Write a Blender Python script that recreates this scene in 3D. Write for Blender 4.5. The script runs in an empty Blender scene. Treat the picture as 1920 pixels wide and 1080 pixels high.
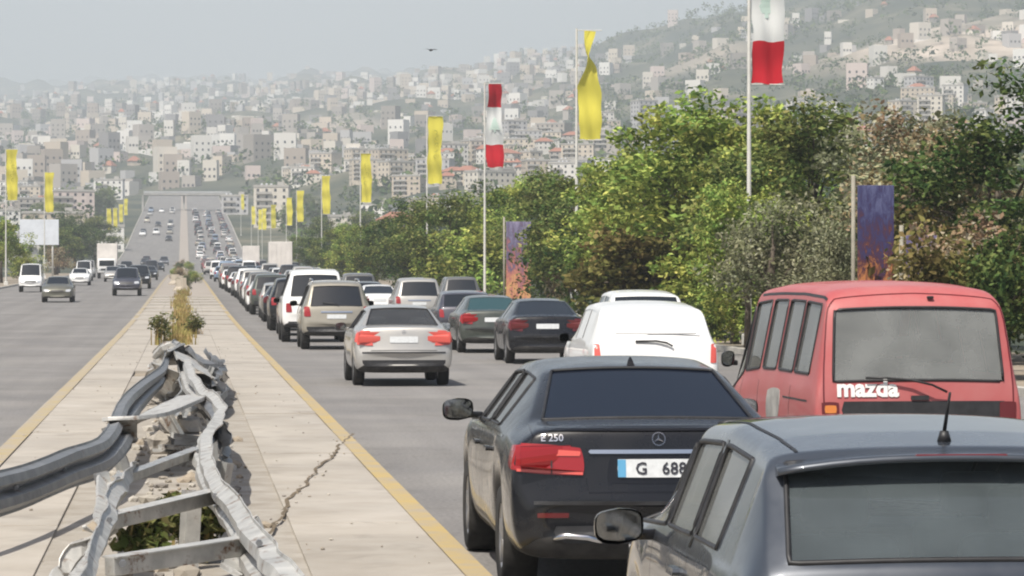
import bpy, bmesh, math, random
import numpy as np
from mathutils import Vector, Matrix
from mathutils.bvhtree import BVHTree
from math import radians as R

random.seed(11); RNG = np.random.default_rng(11)
scene = bpy.context.scene
COL = scene.collection

# ------------------------------------------------------------------ camera, sky, sun, exposure
F = 6400.0                      # focal length in photo pixels (1920 wide): a telephoto
HC = 2.05                       # lens height above the road
cam_d = bpy.data.cameras.new('camera'); cam = bpy.data.objects.new('camera', cam_d); COL.objects.link(cam)
cam_d.sensor_width = 36.0; cam_d.lens = 36.0 * F / 1920.0
cam_d.clip_start = 0.5; cam_d.clip_end = 30000
YAW = math.atan((960 - 345) / F); PITCH = math.atan((540 - 507) / F)
cam.location = (0, 0, HC)
cam.rotation_euler = (R(90) - PITCH, 0, -YAW)
scene.camera = cam
CR = cam.rotation_euler.to_matrix()

SUN_EL, SUN_AZ = R(57), R(212)   # azimuth from +Y towards +X: the sun stands behind the camera, to the left
world = bpy.data.worlds.new('World'); scene.world = world; world.use_nodes = True
wn = world.node_tree.nodes; wl = world.node_tree.links
sky = wn.new('ShaderNodeTexSky'); sky.sky_type = 'NISHITA'; sky.sun_disc = False
sky.sun_elevation = SUN_EL; sky.sun_rotation = SUN_AZ; sky.air_density = 1.0; sky.dust_density = 4.0; sky.ozone_density = 1.0; sky.altitude = 60
wl.new(sky.outputs[0], wn['Background'].inputs['Color']); wn['Background'].inputs['Strength'].default_value = 0.095
sd = bpy.data.lights.new('sun', 'SUN'); sd.energy = 5.0; sd.angle = R(0.55); sd.color = (1, .95, .86)
sun = bpy.data.objects.new('sun', sd); COL.objects.link(sun)
sdir = Vector((math.sin(SUN_AZ) * math.cos(SUN_EL), math.cos(SUN_AZ) * math.cos(SUN_EL), math.sin(SUN_EL)))
sun.rotation_euler = sdir.to_track_quat('Z', 'Y').to_euler(); sun.location = (-20, -20, 40)
vs = scene.view_settings; vs.view_transform = 'Standard'; vs.look = 'None'; vs.gamma = 1; vs.exposure = 0.16; vs.use_curve_mapping = False
cy = scene.cycles; cy.filter_width = 2.1; cy.use_denoising = True; cy.max_bounces = 7; cy.diffuse_bounces = 2; cy.glossy_bounces = 3
cy.transmission_bounces = 4; cy.transparent_max_bounces = 12; cy.volume_bounces = 1
HAZE_DENSITY = 2.7e-4

# ------------------------------------------------------------------ helpers
def at(px, py, Y):
    """world point on the sight line of photo pixel (px, py) at distance Y along the road"""
    d = CR @ Vector(((px - 960) / F, (540 - py) / F, -1.0))
    return Vector((0, 0, HC)) + d * (Y / d.y)
def tag(o, label=None, cat=None, group=None, kind=None):
    if label: o['label'] = label
    if cat: o['category'] = cat
    if group: o['group'] = group
    if kind: o['kind'] = kind
    return o
def link(name, mesh, mat=None, parent=None, loc=None, rot=None):
    o = bpy.data.objects.new(name, mesh); COL.objects.link(o)
    if mat is not None and mesh is not None:
        if not mesh.materials: mesh.materials.append(mat)
        elif mesh.materials[0] is not mat:
            o.material_slots[0].link = 'OBJECT'; o.material_slots[0].material = mat
    if parent is not None: o.parent = parent
    if loc is not None: o.location = loc
    if rot is not None: o.rotation_euler = rot
    return o
def empty(name, loc=(0, 0, 0), rz=0.0):
    o = bpy.data.objects.new(name, None); COL.objects.link(o); o.location = loc; o.rotation_euler = (0, 0, rz); o.empty_display_size = .3
    return o
def mesh_py(name, v, f, smooth=False):
    m = bpy.data.meshes.new(name); m.from_pydata([tuple(p) for p in v], [], f); m.update()
    if smooth: m.polygons.foreach_set('use_smooth', [True] * len(m.polygons))
    return m
def mesh_np(name, V, quads, smooth=False):
    """many quads at once"""
    m = bpy.data.meshes.new(name); n = len(quads)
    m.vertices.add(len(V)); m.vertices.foreach_set('co', np.asarray(V, 'f4').ravel())
    k = quads.shape[1]
    m.loops.add(n * k); m.loops.foreach_set('vertex_index', np.asarray(quads, 'i4').ravel())
    m.polygons.add(n); m.polygons.foreach_set('loop_start', np.arange(0, n * k, k, dtype='i4')); m.polygons.foreach_set('loop_total', np.full(n, k, 'i4'))
    m.polygons.foreach_set('use_smooth', np.full(n, bool(smooth)))
    m.update(calc_edges=True); m.validate()
    return m
def bm_mesh(name, bm, smooth=False):
    m = bpy.data.meshes.new(name); bmesh.ops.recalc_face_normals(bm, faces=bm.faces); bm.to_mesh(m); bm.free()
    if smooth: m.polygons.foreach_set('use_smooth', [True] * len(m.polygons))
    return m
def add_box(bm, c, s, rz=0, bevel=0, rot=None):
    M = Matrix.Translation(c) @ (rot if rot is not None else Matrix.Rotation(rz, 4, 'Z')) @ Matrix.Diagonal((s[0], s[1], s[2], 1))
    r = bmesh.ops.create_cube(bm, size=1, matrix=M)
    if bevel:
        es = list({e for v in r['verts'] for e in v.link_edges})
        bmesh.ops.bevel(bm, geom=es, offset=bevel, segments=2, affect='EDGES', profile=.5)
def box_mesh(name, c, s, rz=0, bevel=0):
    bm = bmesh.new(); add_box(bm, c, s, rz, bevel); return bm_mesh(name, bm)
def add_tube(bm, pts, r, n=8, cap=True):
    pts = [Vector(p) for p in pts]; rings = []
    for i, p in enumerate(pts):
        t = (pts[min(i + 1, len(pts) - 1)] - pts[max(i - 1, 0)]).normalized()
        a = t.orthogonal().normalized() if abs(t.z) > .95 or True else None
        ref = Vector((1, 0, 0)) if abs(t.x) < .9 else Vector((0, 1, 0))
        a = (ref - t * ref.dot(t)).normalized(); b = t.cross(a)
        rr = r[i] if isinstance(r, (list, tuple)) else r
        rings.append([bm.verts.new(p + (a * math.cos(2 * math.pi * k / n) + b * math.sin(2 * math.pi * k / n)) * rr) for k in range(n)])
    for i in range(len(rings) - 1):
        for k in range(n):
            bm.faces.new((rings[i][k], rings[i][(k + 1) % n], rings[i + 1][(k + 1) % n], rings[i + 1][k]))
    if cap: bm.faces.new(rings[0][::-1]); bm.faces.new(rings[-1])
def tube_mesh(name, pts, r, n=8, smooth=True):
    bm = bmesh.new(); add_tube(bm, pts, r, n); return bm_mesh(name, bm, smooth)

# ------------------------------------------------------------------ materials
MATS = {}
def nt(name):
    m = bpy.data.materials.new(name); m.use_nodes = True
    return m, m.node_tree.nodes, m.node_tree.links, m.node_tree.nodes['Principled BSDF']
def mat(name, col, rough=.6, metal=0, spec=.5, var=.0, scale=8, col2=None, bump=0, bscale=40, coat=0, emit=None, detail=5, coord='Object', lo=.35, hi=.65):
    if name in MATS: return MATS[name]
    m, n, l, b = nt(name)
    c1 = tuple(col) + (1,)
    b.inputs['Base Color'].default_value = c1; b.inputs['Roughness'].default_value = rough; b.inputs['Metallic'].default_value = metal
    b.inputs['Specular IOR Level'].default_value = spec; b.inputs['Coat Weight'].default_value = coat; b.inputs['Coat Roughness'].default_value = .04
    tc = n.new('ShaderNodeTexCoord')
    if var or col2:
        nz = n.new('ShaderNodeTexNoise'); nz.inputs['Scale'].default_value = scale; nz.inputs['Detail'].default_value = detail; nz.inputs['Roughness'].default_value = .62
        l.new(tc.outputs[coord], nz.inputs['Vector'])
        cr = n.new('ShaderNodeValToRGB'); cr.color_ramp.elements[0].position = lo; cr.color_ramp.elements[1].position = hi
        if col2 is None: col2 = tuple(min(1, x * (1 + var)) for x in col); c0 = tuple(x * (1 - var) for x in col)
        else: c0 = col
        cr.color_ramp.elements[0].color = tuple(c0) + (1,); cr.color_ramp.elements[1].color = tuple(col2) + (1,)
        l.new(nz.outputs['Fac'], cr.inputs['Fac']); l.new(cr.outputs['Color'], b.inputs['Base Color'])
    if bump:
        n2 = n.new('ShaderNodeTexNoise'); n2.inputs['Scale'].default_value = bscale; n2.inputs['Detail'].default_value = 6
        l.new(tc.outputs[coord], n2.inputs['Vector'])
        bp = n.new('ShaderNodeBump'); bp.inputs['Strength'].default_value = bump; bp.inputs['Distance'].default_value = .02
        l.new(n2.outputs['Fac'], bp.inputs['Height']); l.new(bp.outputs['Normal'], b.inputs['Normal'])
    if emit: b.inputs['Emission Color'].default_value = tuple(emit[:3]) + (1,); b.inputs['Emission Strength'].default_value = emit[3]
    MATS[name] = m
    return m
def paint(name, col, metal=.0, rough=.28, dust=.25, dustcol=(.34, .30, .25), coat=.8, spec=.5):
    """car paint with a film of road dust lying unevenly on it"""
    if name in MATS: return MATS[name]
    m, n, l, b = nt(name)
    tc = n.new('ShaderNodeTexCoord'); nz = n.new('ShaderNodeTexNoise'); nz.inputs['Scale'].default_value = 2.2; nz.inputs['Detail'].default_value = 8; nz.inputs['Roughness'].default_value = .7
    l.new(tc.outputs['Object'], nz.inputs['Vector'])
    mr = n.new('ShaderNodeMapRange'); mr.inputs['From Min'].default_value = .3; mr.inputs['From Max'].default_value = .75; mr.inputs['To Min'].default_value = dust * .35; mr.inputs['To Max'].default_value = dust
    l.new(nz.outputs['Fac'], mr.inputs['Value'])
    mx = n.new('ShaderNodeMix'); mx.data_type = 'RGBA'; mx.inputs['A'].default_value = tuple(col) + (1,); mx.inputs['B'].default_value = tuple(dustcol) + (1,)
    l.new(mr.outputs['Result'], mx.inputs['Factor']); l.new(mx.outputs['Result'], b.inputs['Base Color'])
    m2 = n.new('ShaderNodeMapRange'); m2.inputs['From Min'].default_value = .3; m2.inputs['From Max'].default_value = .75; m2.inputs['To Min'].default_value = rough; m2.inputs['To Max'].default_value = min(1, rough + .3)
    l.new(nz.outputs['Fac'], m2.inputs['Value']); l.new(m2.outputs['Result'], b.inputs['Roughness'])
    b.inputs['Metallic'].default_value = metal; b.inputs['Specular IOR Level'].default_value = spec; b.inputs['Coat Weight'].default_value = coat; b.inputs['Coat Roughness'].default_value = .04
    MATS[name] = m
    return m
def glass(name, tint, film=.12, filmcol=(.4, .4, .4), rough=.03):
    """see-through tinted glass: tinted transparency, a mirror share by Fresnel, a thin film of dust"""
    if name in MATS: return MATS[name]
    m = bpy.data.materials.new(name); m.use_nodes = True; n = m.node_tree.nodes; l = m.node_tree.links
    n.remove(n['Principled BSDF']); out = n['Material Output']
    tr = n.new('ShaderNodeBsdfTransparent'); tr.inputs[0].default_value = tuple(tint) + (1,)
    gl = n.new('ShaderNodeBsdfGlossy'); gl.inputs['Roughness'].default_value = rough
    df = n.new('ShaderNodeBsdfDiffuse'); df.inputs[0].default_value = tuple(filmcol) + (1,)
    fr = n.new('ShaderNodeFresnel'); fr.inputs['IOR'].default_value = 1.52
    tc = n.new('ShaderNodeTexCoord'); nz = n.new('ShaderNodeTexNoise'); nz.inputs['Scale'].default_value = 3.0; nz.inputs['Detail'].default_value = 6
    l.new(tc.outputs['Object'], nz.inputs['Vector'])
    mr = n.new('ShaderNodeMapRange'); mr.inputs['From Min'].default_value = .3; mr.inputs['From Max'].default_value = .7; mr.inputs['To Min'].default_value = film * .78; mr.inputs['To Max'].default_value = film * 1.2
    l.new(nz.outputs['Fac'], mr.inputs['Value'])
    a = n.new('ShaderNodeMixShader'); l.new(mr.outputs[0], a.inputs[0]); l.new(tr.outputs[0], a.inputs[1]); l.new(df.outputs[0], a.inputs[2])
    s = n.new('ShaderNodeMixShader'); l.new(fr.outputs[0], s.inputs[0]); l.new(a.outputs[0], s.inputs[1]); l.new(gl.outputs[0], s.inputs[2])
    l.new(s.outputs[0], out.inputs['Surface'])
    MATS[name] = m
    return m
def leaf_mat(name, cols, trans=.28):
    if name in MATS: return MATS[name]
    m = bpy.data.materials.new(name); m.use_nodes = True; n = m.node_tree.nodes; l = m.node_tree.links
    n.remove(n['Principled BSDF']); out = n['Material Output']
    g = n.new('ShaderNodeNewGeometry'); cr = n.new('ShaderNodeValToRGB')
    while len(cr.color_ramp.elements) < len(cols): cr.color_ramp.elements.new(.5)
    for i, c in enumerate(cols):
        cr.color_ramp.elements[i].position = i / (len(cols) - 1); cr.color_ramp.elements[i].color = tuple(c) + (1,)
    l.new(g.outputs['Random Per Island'], cr.inputs['Fac'])
    tc = n.new('ShaderNodeTexCoord'); nz = n.new('ShaderNodeTexNoise'); nz.inputs['Scale'].default_value = .7; nz.inputs['Detail'].default_value = 2
    l.new(tc.outputs['Object'], nz.inputs['Vector'])
    hs = n.new('ShaderNodeHueSaturation'); n9 = n.new('ShaderNodeTexNoise'); n9.inputs['Scale'].default_value = 1.1; n9.inputs['Detail'].default_value = 1; l.new(tc.outputs['Object'], n9.inputs['Vector']); v9 = n.new('ShaderNodeMapRange'); v9.inputs['From Min'].default_value = .35; v9.inputs['From Max'].default_value = .65; v9.inputs['To Min'].default_value = .62; v9.inputs['To Max'].default_value = 1.35; l.new(n9.outputs['Fac'], v9.inputs['Value']); l.new(v9.outputs[0], hs.inputs['Value']); mr = n.new('ShaderNodeMapRange'); mr.inputs['From Min'].default_value = .35; mr.inputs['From Max'].default_value = .65; mr.inputs['To Min'].default_value = .47; mr.inputs['To Max'].default_value = .53
    l.new(nz.outputs['Fac'], mr.inputs['Value']); l.new(mr.outputs[0], hs.inputs['Hue']); l.new(cr.outputs[0], hs.inputs['Color'])
    d = n.new('ShaderNodeBsdfDiffuse'); t = n.new('ShaderNodeBsdfTranslucent'); x = n.new('ShaderNodeMixShader'); x.inputs[0].default_value = trans
    l.new(hs.outputs[0], d.inputs[0]); l.new(hs.outputs[0], t.inputs[0]); l.new(d.outputs[0], x.inputs[1]); l.new(t.outputs[0], x.inputs[2])
    l.new(x.outputs[0], out.inputs['Surface'])
    MATS[name] = m
    return m
def island_mat(name, cols, rough=.8):
    """one of several colours for each loose piece"""
    if name in MATS: return MATS[name]
    m, n, l, b = nt(name)
    g = n.new('ShaderNodeNewGeometry'); cr = n.new('ShaderNodeValToRGB'); cr.color_ramp.interpolation = 'CONSTANT'
    while len(cr.color_ramp.elements) < len(cols): cr.color_ramp.elements.new(.5)
    for i, c in enumerate(cols):
        cr.color_ramp.elements[i].position = i / len(cols); cr.color_ramp.elements[i].color = tuple(c) + (1,)
    l.new(g.outputs['Random Per Island'], cr.inputs['Fac']); l.new(cr.outputs[0], b.inputs['Base Color']); b.inputs['Roughness'].default_value = rough
    MATS[name] = m
    return m

M_tyre = mat('tyre_rubber', (.022, .021, .02), .85, var=.3, scale=20)
M_mirror = mat('mirror_silver', (.62, .66, .70), .04, metal=1)
M_rim = mat('alloy_rim', (.32, .32, .33), .4, metal=.7, var=.2)
M_chrome = mat('chrome', (.75, .75, .76), .12, metal=1)
M_black = mat('black_plastic', (.02, .02, .022), .5, var=.3, scale=12)
M_blackgloss = mat('black_gloss', (.008, .008, .01), .12)
M_under = mat('dusty_underbody', (.03, .028, .026), .9, var=.4)
M_lens = mat('red_lens', (.29, .013, .015), .14, coat=.6)
M_lens_dark = mat('dark_red_lens', (.11, .01, .012), .14, coat=.6)
M_lens_pale = mat('pale_red_lens', (.62, .10, .08), .2, coat=.5)
M_lens_orange = mat('orange_lens', (.62, .20, .04), .2, coat=.5)
M_headlamp = mat('headlamp_lens', (.62, .64, .66), .1, coat=.8, metal=.3)
M_plate = mat('plate_white', (.60, .62, .63), .4, var=.1, scale=20)
M_plateblue = mat('plate_blue', (.10, .32, .52), .4)
M_ink = mat('plate_ink', (.02, .02, .03), .5)
M_white_ink = mat('white_lettering', (.80, .80, .78), .5)
M_cabin = mat('cabin_cloth', (.06, .06, .064), .9, var=.2)
M_cabin_pale = mat('pale_cabin_cloth', (.22, .21, .2), .9, var=.2)
M_opaque = mat('dark_car_glass', (.012, .016, .022), .05, spec=.6)
M_navy = mat('navy_privacy_glass', (.008, .012, .022), .05, spec=.32)
M_teal = mat('teal_car_glass', (.02, .06, .065), .06, spec=.7)
M_clear = glass('tinted_glass', (.55, .62, .6), .12)
M_vanglass = glass('grimy_glass', (.84, .86, .84), .40, (.44, .455, .44))
M_dusty = glass('dusty_glass', (.55, .58, .56), .34, (.42, .43, .41))
M_hatchglass = glass('hazed_glass', (.74, .82, .84), .16, (.36, .43, .46))
M_smoke = glass('smoked_glass', (.26, .30, .30), .10)
P = dict(
    black=paint('black_paint', (.005, .006, .009), .0, .16, .02, coat=.6, spec=.25),
    hatch=paint('charcoal_metallic_paint', (.036, .047, .066), .4, .26, .07, coat=1.0),
    red=paint('faded_red_paint', (.40, .042, .046), 0, .45, .34, (.46, .34, .32), coat=.25),
    silver=paint('silver_paint', (.50, .49, .47), .6, .35, .25),
    champagne=paint('champagne_paint', (.33, .31, .26), .55, .38, .3),
    white=paint('white_paint', (.82, .82, .81), 0, .3, .08),
    grey=paint('grey_paint', (.12, .125, .13), .5, .35, .25),
    darkgreen=paint('dark_green_paint', (.02, .035, .03), .3, .3, .2),
    maroon=paint('maroon_paint', (.11, .016, .02), .3, .3, .2),
    navy=paint('navy_paint', (.015, .022, .05), .3, .3, .2),
    olive=paint('olive_grey_paint', (.10, .105, .08), .4, .35, .3),
    beige=paint('beige_paint', (.40, .36, .29), .2, .4, .2),
    blue=paint('pale_blue_paint', (.16, .24, .36), .3, .35, .2),
)
PW = dict(black='black', hatch='charcoal', red='red', silver='silver', champagne='champagne', white='white', grey='grey', darkgreen='dark green',
          maroon='maroon', navy='navy', olive='olive grey', beige='beige', blue='pale blue')

# ------------------------------------------------------------------ car builder
# a body is lofted through stations (y, half width, bottom, shoulder, top, half width of top, crown) from the rear (y = 0) forwards
NP = 12
def section(y, w, zb, zs, zt, wt, rc):
    a = Vector((w - .035, zs)); b = Vector((wt, zt - rc))
    g0 = a.lerp(b, .07); g1 = a.lerp(b, .9)
    return [(0, zb), (.75 * w, zb), (.965 * w, zb + .03), (w, zb + .40 * (zs - zb)), (w * .992, zs - .16 * (zs - zb)), (a.x, a.y), (g0.x, g0.y), (g1.x, g1.y),
            (b.x, b.y), (wt * .90, zt - rc * .42), (wt * .45, zt - rc * .08), (0, zt)]
BOW = [.09]
def loft(keys, axles, rw, level, crease=.8):
    """keys: list of (y,w,zb,zs,zt,wt,rc,tag); returns {group: (verts, faces)} and a BVH of the whole skin"""
    ys = [k[0] for k in keys]
    def itp(y):
        for i in range(len(keys) - 1):
            if ys[i] <= y <= ys[i + 1]:
                t = (y - ys[i]) / (ys[i + 1] - ys[i])
                return [keys[i][c] * (1 - t) + keys[i + 1][c] * t for c in range(7)] + [keys[i][7]]
    st = [list(k) for k in keys]
    ra = rw + .055
    for ya in axles:
        for dy in (-ra - .012, -ra + .004, -ra * .8, -ra * .45, 0, ra * .45, ra * .8, ra - .004, ra + .012):
            y = ya + dy
            if min(abs(y - s[0]) for s in st) > .03: st.append(itp(y))
    st.sort(key=lambda s: s[0])
    for s in st:
        for ya in axles:
            d = abs(s[0] - ya)
            if d < ra: s[2] = max(s[2], rw + math.sqrt(max(0, ra * ra - d * d)) * .98)
        s[3] = max(s[3], s[2] + .10)
    bm = bmesh.new(); cols = []
    for s in st:
        pts = section(*s[:7]); L, Rr = [], []; wmax = keys[len(keys) // 2][1]; Lc = keys[-1][0]
        bow = BOW[0] * (max(0, 1 - s[0] / 1.25) - 1.3 * max(0, 1 - (Lc - s[0]) / 1.4))
        for j, (x, z) in enumerate(pts):
            yb = s[0] + bow * (x / wmax) ** 2
            v = bm.verts.new((x, yb, z)); Rr.append(v)
            L.append(v if j in (0, NP - 1) else bm.verts.new((-x, yb, z)))
        cols.append((L, Rr))
    groups = ['body', 'underbody', 'rear_window', 'windshield'] + ['side_window_%d' % i for i in range(12)]
    nside = 0; gi = {}
    cl = bm.edges.layers.float.new('crease_edge')
    for i in range(len(st) - 1):
        tg = st[i][7]; key = None
        if tg.startswith('D') or tg == 'W': key = tg if tg.startswith('D') else 'DW'
        for side in (0, 1):
            A, B = cols[i][side], cols[i + 1][side]
            for j in range(NP - 1):
                g = 0
                if j < 2: g = 1
                if j == 6 and key:
                    kk = key + str(side)
                    if kk not in gi: gi[kk] = 4 + len(gi)
                    g = gi[kk]
                if j >= 9 and tg == 'R': g = 2
                if j >= 9 and tg == 'W': g = 3
                vs_ = (A[j], B[j], B[j + 1], A[j + 1]) if side else (A[j + 1], B[j + 1], B[j], A[j])
                try: f = bm.faces.new(vs_)
                except ValueError: continue
                f.material_index = g
    for (L, Rr) in (cols[0], cols[-1]):
        for j in range(NP - 1):
            vs_ = [Rr[j], Rr[j + 1]] + ([L[j + 1]] if L[j + 1] is not Rr[j + 1] else []) + ([L[j]] if L[j] is not Rr[j] else [])
            f = bm.faces.new(vs_); f.material_index = 0
    bmesh.ops.recalc_face_normals(bm, faces=bm.faces)
    for e in bm.edges:
        if len(e.link_faces) == 2 and e.link_faces[0].material_index != e.link_faces[1].material_index and 1 not in (e.link_faces[0].material_index, e.link_faces[1].material_index): e[cl] = crease
    cv = bm.verts.layers.float.new('crease_vert')
    for v in bm.verts:
        ce = [e for e in v.link_edges if e[cl] > 0]
        if len(ce) == 2:
            d0, d1 = (ce[0].other_vert(v).co - v.co).normalized(), (ce[1].other_vert(v).co - v.co).normalized()
            if d0.dot(d1) > -.75: v[cv] = .62
    me = bpy.data.meshes.new('tmp'); bm.to_mesh(me); bm.free()
    for g in range(16): me.materials.append(None)
    ob = bpy.data.objects.new('tmp', me); COL.objects.link(ob)
    if level:
        sm = ob.modifiers.new('s', 'SUBSURF'); sm.levels = level; sm.render_levels = level
    dg = bpy.context.evaluated_depsgraph_get(); ev = bpy.data.meshes.new_from_object(ob.evaluated_get(dg))
    bpy.data.objects.remove(ob)
    V = [v.co.copy() for v in ev.vertices]; PF = [(tuple(p.vertices), p.material_index) for p in ev.polygons]
    bvh = BVHTree.FromPolygons(V, [p[0] for p in PF])
    names = {v: k for k, v in gi.items()}
    out = {}
    for g in sorted({p[1] for p in PF}):
        idx = {}; vv = []; ff = []
        for f, m_ in PF:
            if m_ != g: continue
            nf = []
            for k in f:
                if k not in idx: idx[k] = len(vv); vv.append(V[k].copy())
                nf.append(idx[k])
            ff.append(nf)
        nm = groups[g] if g < 4 else 'side_window:' + names[g]
        out[nm] = (vv, ff)
    bpy.data.meshes.remove(ev)
    return out, bvh
def inset_glass(vv, ff, d=.007):
    m = mesh_py('glass_pane', vv, ff, True); m.update()
    for v in m.vertices: v.co -= v.normal * d
    return m
def seal_mesh(vv, ff, r_=.011):
    """a rubber gasket along the rim of a pane"""
    cnt = {}
    for f in ff:
        for a, b_ in zip(f, f[1:] + f[:1]): k = (min(a, b_), max(a, b_)); cnt[k] = cnt.get(k, 0) + 1
    nb = {}
    for (a, b_), c_ in cnt.items():
        if c_ == 1: nb.setdefault(a, []).append(b_); nb.setdefault(b_, []).append(a)
    st = next(iter(nb)); loop = [st]; prev = None; cur = st
    while True:
        nx = [q_ for q_ in nb[cur] if q_ != prev]
        if not nx or nx[0] == st: break
        prev, cur = cur, nx[0]; loop.append(cur)
        if len(loop) > 4000: break
    P_ = [vv[i] for i in loop]; n_ = len(P_); V, Fc = [], []
    for i in range(n_):
        t = (P_[(i + 1) % n_] - P_[i - 1]).normalized(); ref = Vector((0, 0, 1)) if abs(t.z) < .8 else Vector((1, 0, 0)); a = (ref - t * ref.dot(t)).normalized(); b_ = t.cross(a)
        V += [P_[i] + (a * math.cos(k * math.pi / 3) + b_ * math.sin(k * math.pi / 3)) * r_ for k in range(6)]
    for i in range(n_):
        for k in range(6): Fc.append((i * 6 + k, i * 6 + (k + 1) % 6, ((i + 1) % n_) * 6 + (k + 1) % 6, ((i + 1) % n_) * 6 + k))
    return mesh_py('seal', V, Fc, True)
def patch(bvh, c, view='rear', nu=6, nv=4, off=.004, rnd=0.0, skirt=.02):
    """a panel of four corners (2D, seen from behind / the left / the front) laid onto the skin with its own edge thickness"""
    D = {'rear': Vector((0, 1, 0)), 'front': Vector((0, -1, 0)), 'left': Vector((1, 0, 0)), 'right': Vector((-1, 0, 0)), 'top': Vector((0, 0, -1))}[view]
    def o(a, b): return {'rear': Vector((a, -4, b)), 'front': Vector((a, 9, b)), 'left': Vector((-4, a, b)), 'right': Vector((4, a, b)), 'top': Vector((a, b, 5))}[view]
    V, Fc = [], []; c = [Vector(p) for p in c]; last = None; hits = []
    for i in range(nu + 1):
        for j in range(nv + 1):
            u, v = 2 * i / nu - 1, 2 * j / nv - 1
            if rnd: u, v = u * (1 - rnd + rnd * math.sqrt(1 - v * v / 2)), v * (1 - rnd + rnd * math.sqrt(1 - u * u / 2))
            u, v = (u + 1) / 2, (v + 1) / 2
            p = (c[0] * (1 - u) + c[1] * u) * (1 - v) + (c[3] * (1 - u) + c[2] * u) * v
            og = o(p.x, p.y); hit = bvh.ray_cast(og, D, 12)
            hits.append((og, hit[0]))
    med = sorted([(h - og).dot(D) for og, h in hits if h is not None]) or [4.0]
    med = med[len(med) // 2]
    for og, h in hits:
        t = (h - og).dot(D) if h is not None else med
        t = min(max(t, med - .4), med + .4)
        V.append(og + D * (t - off))
    n1 = nv + 1
    for i in range(nu):
        for j in range(nv): Fc.append((i * n1 + j, (i + 1) * n1 + j, (i + 1) * n1 + j + 1, i * n1 + j + 1))
    ring = [i * n1 for i in range(nu)] + [nu * n1 + j for j in range(nv)] + [i * n1 + nv for i in range(nu, 0, -1)] + [j for j in range(nv, 0, -1)]
    k0 = len(V)
    for r_ in ring: V.append(V[r_] + D * (skirt + off))
    for a in range(len(ring)):
        b = (a + 1) % len(ring); Fc.append((ring[a], k0 + a, k0 + b, ring[b]))
    bm = bmesh.new(); vs_ = [bm.verts.new(p) for p in V]
    for f in Fc: bm.faces.new([vs_[k] for k in f])
    return bm_mesh('panel', bm, False)
def seam(bvh, pts, w=.008, view='left', off=.0025, n=14):
    """a thin strip following the skin along a polyline"""
    P2 = []
    for a in range(len(pts) - 1):
        for k in range(n): P2.append(Vector(pts[a]).lerp(Vector(pts[a + 1]), k / n))
    P2.append(Vector(pts[-1])); S = []
    for p in P2:
        loc, nor, _, _ = bvh.find_nearest(p); S.append((loc + nor * off, nor))
    V, Fc = [], []
    for i, (p, nr) in enumerate(S):
        t = (S[min(i + 1, len(S) - 1)][0] - S[max(i - 1, 0)][0]).normalized(); s = t.cross(nr).normalized() * w / 2
        V += [p - s, p + s]
        if i: Fc.append((2 * i - 2, 2 * i - 1, 2 * i + 1, 2 * i))
    return mesh_py('strip', V, Fc)
def lathe_mesh(name, prof, n=24, smooth=True):
    """profile (radius, x) revolved about the x axis"""
    V, Fc = [], []; m_ = len(prof)
    for k in range(n):
        a = 2 * math.pi * k / n
        for r_, x in prof: V.append((x, r_ * math.cos(a), r_ * math.sin(a)))
    for k in range(n):
        for j in range(m_ - 1):
            Fc.append((k * m_ + j, k * m_ + j + 1, ((k + 1) % n) * m_ + j + 1, ((k + 1) % n) * m_ + j))
    return mesh_py(name, V, Fc, smooth)
def wheel_meshes(r, w=.2, spokes=5, n=28):
    tyre = lathe_mesh('tyre', [(r * .64, -w * .45), (r * .9, -w * .5), (r * .975, -w * .42), (r, -w * .25), (r, w * .25), (r * .975, w * .42), (r * .9, w * .5), (r * .64, w * .45), (r * .62, 0), (r * .64, -w * .45)], n)
    bm = bmesh.new()
    for sx in (-1, 1):
        for k in range(spokes):
            a = 2 * math.pi * k / spokes
            M_ = Matrix.Rotation(a, 4, 'X')
            add_box(bm, M_ @ Vector((sx * w * .36, 0, r * .36)), (.03, r * .2, r * .56), rot=M_)
    add_tube(bm, [(-w * .42, 0, 0), (w * .42, 0, 0)], r * .16, 10)
    bmr = bm_mesh('rim', bm)
    disc = lathe_mesh('rimring', [(r * .66, -w * .44), (r * .60, -w * .40), (r * .58, 0), (r * .60, w * .40), (r * .66, w * .44)], n)
    bm = bmesh.new(); bm.from_mesh(bmr); bm.from_mesh(disc); rim = bm_mesh('rim', bm)
    return tyre, rim
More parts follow.
